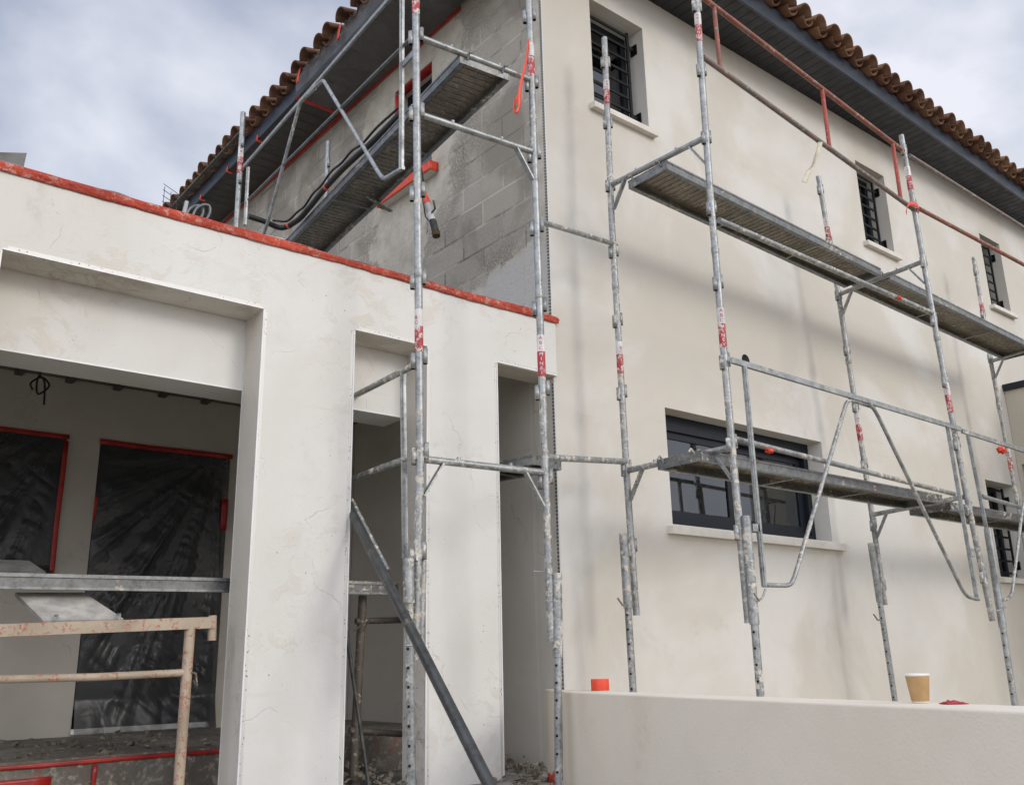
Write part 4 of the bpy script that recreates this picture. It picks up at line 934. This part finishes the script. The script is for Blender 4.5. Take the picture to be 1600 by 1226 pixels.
mb = MB(); mb.tube([(-1.3551, 0.3363, 2.6085), (-1.3943, -0.1116, 2.6102), (-1.4209, -0.4157, 2.6053)], .017, 10); mb.build('mid_rail', 'galvanised_splashed', fr)
flat(fr, (-1.4213, -0.4203, 2.1041), (-1.4171, -0.3727, 3.0924), o_, .036)
mb = MB(); mb.bar((-1.4207, -0.4142, 2.0797), (-1.4322, -0.5447, 2.0979), .012, .03); mb.build('bracket', 'galvanised', fr)

# loose tubes
gt = 'long scaffold tubes'
def tube_thing(name, p, q, r, mat, label, cat='tube', group=gt):
    mb = MB(); n = 6; mb.tube([lerp(p, q, i/n) for i in range(n+1)], r, 12); return tag(mb.build(name, mat), label, cat, group)
tube_thing('ledger_tube', (.43, -1.10, 4.225), (3.13, -1.10, 4.205), .019, 'galvanised_splashed', 'grey tube running just below the upper deck nearest the corner')
tube_thing('ledger_tube', (.41, -1.085, 2.825), (3.03, -1.085, 2.745), .017, 'galvanised_splashed', 'splashed mid-height tube behind the slanting guardrail tubes by the window')
tube_thing('ledger_tube', (3.4788, -1.0850, 2.7698), (6.02, -1.085, 2.66), .017, 'galvanised', 'mid-height tube at the right edge crossing the barred low window')
tube_thing('ledger_tube', (-1.4201, -0.4070, 5.1069), (-1.1740, 2.4058, 5.3330), .0105, 'galvanised_dull', 'grey tube of the side scaffold slanting across the block wall')
tube_thing('tie_tube', at_z(P2, 4.10), at_z(P3, 4.33), .0165, 'galvanised_splashed', 'upper tie tube across the house corner at porch roof height')
tube_thing('tie_tube', at_z(P2, 2.675), at_z(P3, 2.815), .019, 'galvanised_splashed', 'lower tie tube with plaster lumps across the house corner')
# painted handrails
gh = 'rusty red painted handrails'
fr = thing('handrail', 'rusty red painted double handrail at the top nearest the house corner', 'handrail', (1.7, -1.1, 5.3), gh)
t0, t1, b0, b1 = Vector((.40,-1.1,5.90)), Vector((3.03,-1.1,5.635)), Vector((.42,-1.1,5.40)), Vector((3.04,-1.1,5.105))
for p, q, m in ((t0, t1, 'rail_paint'), (b0, b1, 'rail_paint_worn')):
    mb = MB(); mb.tube([lerp(p, q, i/8) for i in range(9)], .0185, 12); mb.build('rail', m, fr)
for k, m in ((.073, 'rail_paint'), (.555, 'rail_paint_red'), (.935, 'rail_paint_red')):
    mb = MB(); mb.tube([lerp(t0, t1, k), lerp(b0, b1, k-.006)], .0155, 10); mb.build('post', m, fr)
fr = thing('handrail', 'worn brown handrail at the top running off to the far right', 'handrail', (4.6, -1.1, 5.2), gh)
for p, q, m in (((3.1223, -1.1000, 5.6278), (5.8989, -1.1000, 5.5939), 'rail_paint_worn'), ((3.1459, -1.1000, 5.1413), (5.7167, -1.1000, 5.1663), 'rail_paint')):
    mb = MB(); mb.tube([lerp(p, q, i/8) for i in range(9)], .0175, 12); mb.build('rail', m, fr)
mb = MB(); mb.tube([(5.8358, -1.1000, 5.5904), (5.6727, -1.1000, 5.1690)], .0155, 10); mb.build('post', 'rail_paint_red', fr)
# dark inclined prop and thin rod
A_, B_ = Vector((-1.4736, 0.0600, 2.4271)), Vector((-1.7486, -1.5000, 1.1772)); d = (B_-A_)
fr = thing('raking_prop', 'dark steel prop leaning from the porch opening down past the left scaffold pole', 'prop', B_, None)
pA, pB = A_ - d*.015, A_ + d*1.90
pB = lerp(A_, B_, (A_.z-1.0)/(A_.z-B_.z))
mb = MB(); mb.tube([lerp(pA, pB, i/12) for i in range(13)], .0245, 14); mb.build('tube', 'prop_steel', fr)
mb = MB(); q = Vector((.026, .0, .022)); mb.tube([pA+q, A_ + d*.33 + q], .010, 8); mb.build('lath', 'galvanised_crusted', fr)
mb = MB(); mb.tube([(-1.3327, 0.3000, 1.7847), (-1.2872, 0.1000, 0.9931)], .011, 8); tag(mb.build('steel_rod', 'dark_steel'), 'thin dark rod leaning in the opening behind the broad pillar', 'rod')

# ---------------------------------------------------------------- trestle, plank and boards in the porch
fr = thing('trestle', 'tan painted trestle with rust spots standing in the wide porch opening', 'trestle', (-2.3, .07, .97), 'builders trestles in the porch')
TY = .42
a, b = Vector((-3.2264, 0.0700, 1.7641)), Vector((-2.1765, 0.0700, 1.8113))
mb = MB(); mb.bar(a, b, .045, .052); mb.build('top_rail', 'trestle_paint', fr)
mb = MB(); mb.tube([(-2.1851, 0.0700, 1.8438), (-2.1802, 0.0700, 1.7289)], .020, 12); mb.build('end_stub', 'trestle_paint', fr)
lt = Vector((-2.2889, 0.0700, 1.7870)); lb = Vector((-2.2895, 0.0700, 1.1041)); mb = MB(); mb.tube([lt, lerp(lt, lb, (lt.z-.975)/(lt.z-lb.z))], .024, 14); mb.build('leg', 'trestle_paint', fr)
l2 = Vector((-3.35, .42, 0)); mb = MB(); mb.tube([(-3.24,.07,1.77), (-3.25,.07,.975)], .024, 14); mb.build('leg', 'trestle_paint', fr)
mb = MB(); mb.tube([(-3.2030, 0.0700, 1.5775), (-2.6881, 0.0700, 1.5768), (-2.2887, 0.0700, 1.5865)], .017, 12); mb.build('lower_rail', 'trestle_paint', fr)
mb = MB(); mb.tube([(-2.3015, 0.0700, 1.5981), (-2.2558, 0.0450, 1.5799), (-2.2452, 0.0450, 1.5176), (-2.2638, 0.0500, 1.5519)], .006, 6); mb.build('wire_tie', 'trestle_dark', fr)
fr = thing('trestle', 'dark trestle in shadow seen through the narrow opening beside the broad pillar', 'trestle', (-1.1, .36, .97), 'builders trestles in the porch')
for p, q, r in (((-1.1981, 0.3600, 1.9811), (-1.2343, 0.3600, 0.9864), .024), ((-1.2395, 0.3600, 1.8394), (-0.9260, 0.3600, 1.8497), .018), ((-1.2625, 0.3600, 1.2659), (-0.9261, 0.3600, 1.2261), .018)):
    mb = MB(); mb.tube([p, q], r, 12); mb.build('leg' if r > .02 else 'rail', 'trestle_dark', fr)
mb = MB(); mb.tube([(-1.2675, 0.3300, 1.7860), (-1.2156, 0.3300, 1.8209), (-1.1667, 0.3300, 1.8458), (-1.1905, 0.3300, 1.8037), (-1.2309, 0.3300, 1.7827)], .005, 6); mb.build('wire_tie', 'trestle_dark', fr)
# plank
t = thing('scaffold_plank', 'long grey steel plank laid level on the trestles inside the porch', 'plank', (-2.1, 1.1, 2.0))
pz = [Vector((-3.5475, 0.2500, 2.0165)), Vector((-1.0299, 0.2500, 2.0536))]; pd = Vector((pz[1].x-pz[0].x, 0, pz[1].z-pz[0].z)); pu = Vector((0, .28, 0))
mb = MB(); mb.obox(pz[0] + Vector((0,.016,-.022)), pd, pu, (0,0,.018)); mb.build('plate', 'deck_side', t)
mb = MB(); mb.obox(pz[0] + Vector((0,0,-.016)), pd, (0,.0155,0), (0,0,.016)); mb.cur = 1; mb.obox(pz[0] + Vector((0,.008,-.058)), pd, (0,.006,0), (0,0,.0415)); mb.cur = 0; mb.obox(pz[0] + Vector((0,.001,-.070)), pd, (0,.03,0), (0,0,.0115)); mb.build('side_rail', ['deck_side', 'deck_steel'], t)
# boards
def slab(name, pts, th, mat, label, cat='board'):
    pts = [Vector(p) for p in pts]; n = (pts[1]-pts[0]).cross(pts[3]-pts[0]).normalized()*th; mb = MB()
    mb.add(pts + [p - n for p in pts], [(0,1,2,3),(7,6,5,4),(0,4,5,1),(1,5,6,2),(2,6,7,3),(3,7,4,0)], False); return tag(mb.build(name, mat), label, cat)
o = slab('hawk_board', [(-2.9177, 0.1000, 1.8140), (-2.5852, 0.1000, 1.8258), (-2.6960, 0.3600, 1.9564), (-2.9868, 0.3600, 1.9482)], .018, 'board_pale', 'pale plaster board tilted on the trestle rail under the plank')
mb = MB()
for px in ((-2.8712, 0.0850, 1.8218), (-2.6098, 0.0850, 1.8304)): p = Vector(px); mb.tube([p + Vector((0,.03,.014)), p + Vector((0,-.012,.014)), p + Vector((0,-.012,-.028))], .005, 6)
mb.build('hook', 'galvanised', o)
slab('grey_panel', [(-3.3632, 0.3000, 2.0315), (-2.8833, 0.3000, 2.0382), (-2.9173, 0.5000, 2.1070), (-3.3672, 0.5000, 2.0932)], .012, 'board_grey', 'grey panel lying tilted on the far left of the plank')

# ---------------------------------------------------------------- things on the porch roof and on the side deck
mb = MB(); mb.sheet(lambda u, v: Vector((-3.4689, 0.2500, 3.9457)) + Vector((.34*u*1.06, .14*v, (.0) - .115*(1-u*.0)*v*.0)) + Vector((0,0,-.0)), 2, 2)
tl, tr_ = Vector((-3.5228, 0.2200, 3.9191)), Vector((-3.2045, 0.2200, 4.0222)); bl, br = Vector((tl.x, .17, 3.81)), Vector((tr_.x-.02, .17, 3.81))
slab('roof_board', [bl, br, tr_, tl], .03, 'board_grey', 'dark weathered board standing on the porch roof at far left')
mb = MB(); c = Vector((-3.1422, 0.2000, 3.9338)); mb.sheet(lambda u, v: (c.x-.10+u*.26, .06+v*.2, 3.826 + .035*math.sin(u*math.pi)*math.sin(v*math.pi)), 14, 8)
tag(mb.build('felt_scrap', 'board_grey'), 'bulging scrap of dark roofing felt on the porch roof edge', 'roofing felt')
fr = thing('wire_mesh', 'bent piece of wire mesh on the porch roof near the eave end', 'wire mesh', (-2.4332, 0.1800, 3.9307))
mb = MB()
zb = 3.80
for k in range(9):
    f_ = k/8; p = lerp((-2.5714, 0.1200, 3.9549), (-2.1725, 0.5000, 4.0521), f_); mb.tube([(p.x, p.y, p.z-.07), (p.x+.004, p.y+.01, p.z+.055 - .05*f_)], .0017, 5)
for k in range(4): 
    h = -.05 + k*.033; p, q = Vector((-2.5776, 0.1200, 3.9493)), Vector((-2.1577, 0.5000, 4.0565)); mb.tube([p + Vector((0,0,h+.02)), q + Vector((0,0,h-.01))], .0017, 5)
mb.build('wires', 'dark_steel', fr)
mb = MB(); p = Vector((-2.4504, 0.1600, 3.8801)); q = Vector((-2.4374, 0.1600, 3.9773)); mb.tube([p, q], .011, 10); tag(mb.build('pipe_stub', 'pipe_grey'), 'short grey pipe stub sticking up from the porch roof edge', 'pipe')
mb = MB(); P = [(-2.4002, 0.1700, 3.8993), (-2.3803, 0.1700, 3.9579), (-2.3407, 0.1800, 3.9970), (-2.3090, 0.1800, 3.9993), (-2.3029, 0.1800, 3.9630), (-2.3241, 0.1700, 3.9071)]
mb.tube(spline(P), .0075, 10); mb.tube(spline([Vector(p) + Vector((-.03,.02,-.006)) for p in P]), .0075, 10)
tag(mb.build('conduit_loop', 'galvanised_dull'), 'loop of ribbed grey conduit on the porch roof beside the frame pole', 'conduit')
# hose on the side deck
pts = [(-1.2930, 2.0967, 5.0200), (-1.1547, 2.1045, 5.0200), (-0.9944, 2.1276, 5.0200), (-0.9354, 1.9765, 5.0400), (-0.9345, 1.7733, 5.0700), (-0.9627, 1.5021, 5.0900), (-0.9997, 1.1879, 5.0900), (-1.0163, 0.9262, 5.0900), (-1.0273, 0.6446, 5.0900), (-1.0643, 0.1823, 5.0900)]
mb = MB(); sp = []
for i in range(len(pts)-1):
    p0, p1, p2, p3 = [Vector(pts[max(0, min(len(pts)-1, i+k))]) for k in (-1, 0, 1, 2)]
    for s_ in range(5):
        u = s_/5; sp.append(.5*((2*p1) + (p2-p0)*u + (2*p0-5*p1+4*p2-p3)*u*u + (3*p1-p0-3*p2+p3)*u**3))
sp.append(Vector(pts[-1])); mb.tube(sp, .022, 12); hose = mb.build('hose', 'rubber_black'); tag(hose, 'thick black spray hose lying along the side scaffold deck', 'hose')
mb = MB(); mb.tube([p + Vector((-.02, .0, .045)) + Vector((0,0,.01*math.sin(i))) for i, p in enumerate(sp[8:])], .009, 8); mb.build('thin_line', 'rubber_black', hose)
mb = MB()
for k in (12, 26): mb.tube([sp[k], lerp(sp[k], sp[k+1], .5)], .0245, 12)
mb.build('tape_band', 'tape_orange', hose)
# spray lance hanging off the deck
gp = [(-0.4200, 0.9737, 5.2391), (-0.4200, 0.9193, 4.9991), (-0.4200, 0.8759, 4.8906), (-0.4200, 0.8417, 4.7979), (-0.4200, 0.8081, 4.7272), (-0.4200, 0.7666, 4.6184), (-0.4200, 0.7583, 4.5846)]
gp = [Vector(p) for p in gp]
lance = thing('spray_lance', 'render spray lance with orange collar hanging under the side scaffold deck', 'spray gun', gp[3])
for a, b, r0, r1, m, nm in ((0,1,.012,.014,'rubber_black','hose_tail'), (1,2,.016,.030,'tape_orange','collar'), (2,3,.027,.025,'pipe_grey','grip'), (3,4,.024,.025,'pvc_white','sleeve'), (4,5,.027,.027,'dark_steel','barrel'), (5,6,.032,.030,'wood_brown','nozzle')):
    mb = MB(); mb.tube([gp[a], gp[b]], [r0, r1], 14); mb.build(nm, m, lance)
mb = MB(); mb.tube([gp[3] + Vector((.0,-.02,0)), (-0.4500, 0.7319, 4.7852), (-0.4500, 0.7568, 4.8628)], .008, 8); mb.build('lever', 'trestle_dark', lance)
mb = MB(); mb.tube([gp[1] + Vector((.0,.03,0)), gp[3] + Vector((0,.06,0)), gp[4] + Vector((0,.03,0)), gp[5]], .005, 8); mb.build('air_line', 'rubber_black', lance)

# ---------------------------------------------------------------- tape rags on the scaffold
def rag(label, pts, wid, across, mat='tape_orange', cat='tape', group='tape scraps tied to the scaffold'):
    pts = [Vector(p) for p in pts]; out = []
    for i in range(len(pts)-1):
        p0, p1, p2, p3 = [pts[max(0, min(len(pts)-1, i+k))] for k in (-1, 0, 1, 2)]
        for s_ in range(6):
            u = s_/6; out.append(.5*((2*p1) + (p2-p0)*u + (2*p0-5*p1+4*p2-p3)*u*u + (3*p1-p0-3*p2+p3)*u**3))
    out.append(pts[-1]); n = len(out)-1; A = Vector(across)
    return ribbon(lambda t: (out[round(t*n)], A + Vector((.25*math.sin(t*9), .25*math.cos(t*7), .2*math.sin(t*5)))), n, wid, 'tape_rag', mat, label, group, cat)
rag('red tape strip hanging in a short loop from the pole beside the house corner', [(-0.6994, -0.6400, 5.2975), (-0.7242, -0.6450, 5.1459), (-0.7676, -0.6550, 5.0044), (-0.8005, -0.6600, 4.8816), (-0.8087, -0.6600, 4.7734), (-0.8266, -0.6500, 4.7239), (-0.8233, -0.6300, 4.7832), (-0.7826, -0.6200, 4.8750)], .021, (1,.1,0))
rag('pale torn tape strip dangling from the rusty handrail', [(1.6882, -1.1300, 5.2180), (1.6181, -1.1400, 5.1038), (1.5281, -1.1500, 4.9643), (1.4505, -1.1500, 4.8869), (1.3759, -1.1500, 4.7766)], .042, (.75,-.6,.1), 'tape_pale')
rag('orange tape wound round the pole top right of the painted handrail', [(2.8245, -1.1400, 4.9803), (2.8448, -1.1500, 5.0504), (2.8957, -1.1600, 5.0849), (3.0215, -1.1500, 5.1053), (3.0953, -1.1200, 5.0941), (3.1331, -1.0800, 5.1104)], .040, (.3,0,1))
def wad(label, c, r, sq=.7, n=7):
    c = Vector(c); mb = MB()
    mb.sheet(lambda u, v: c + Vector((math.cos(u*6.283)*math.sin(v*3.1416)*r*1.3, math.sin(u*6.283)*math.sin(v*3.1416)*r*.8, math.cos(v*3.1416)*r*sq))*(1 + .8*nz3(math.cos(u*6.283)*2.6+c.x, math.sin(u*6.283)*2.6, v*7) + .3*nz3(u*23, v*17, 2)*math.sin(v*3.14)), 28, 16)
    return tag(mb.build('tape_wad', 'tape_orange', org=c), label, 'tape', 'tape scraps tied to the scaffold')
wad('crumpled ball of red tape stuck under the rail at the right edge', (3.7717, -1.1700, 3.1591), .034)
wad('small red tape wad on the tube in front of the wide window', (0.7206, -1.1000, 2.7878), .024, .5)
wad('tiny red tape scrap on the tube under the upper deck', (2.5499, -1.1200, 4.2018), .016, .9)
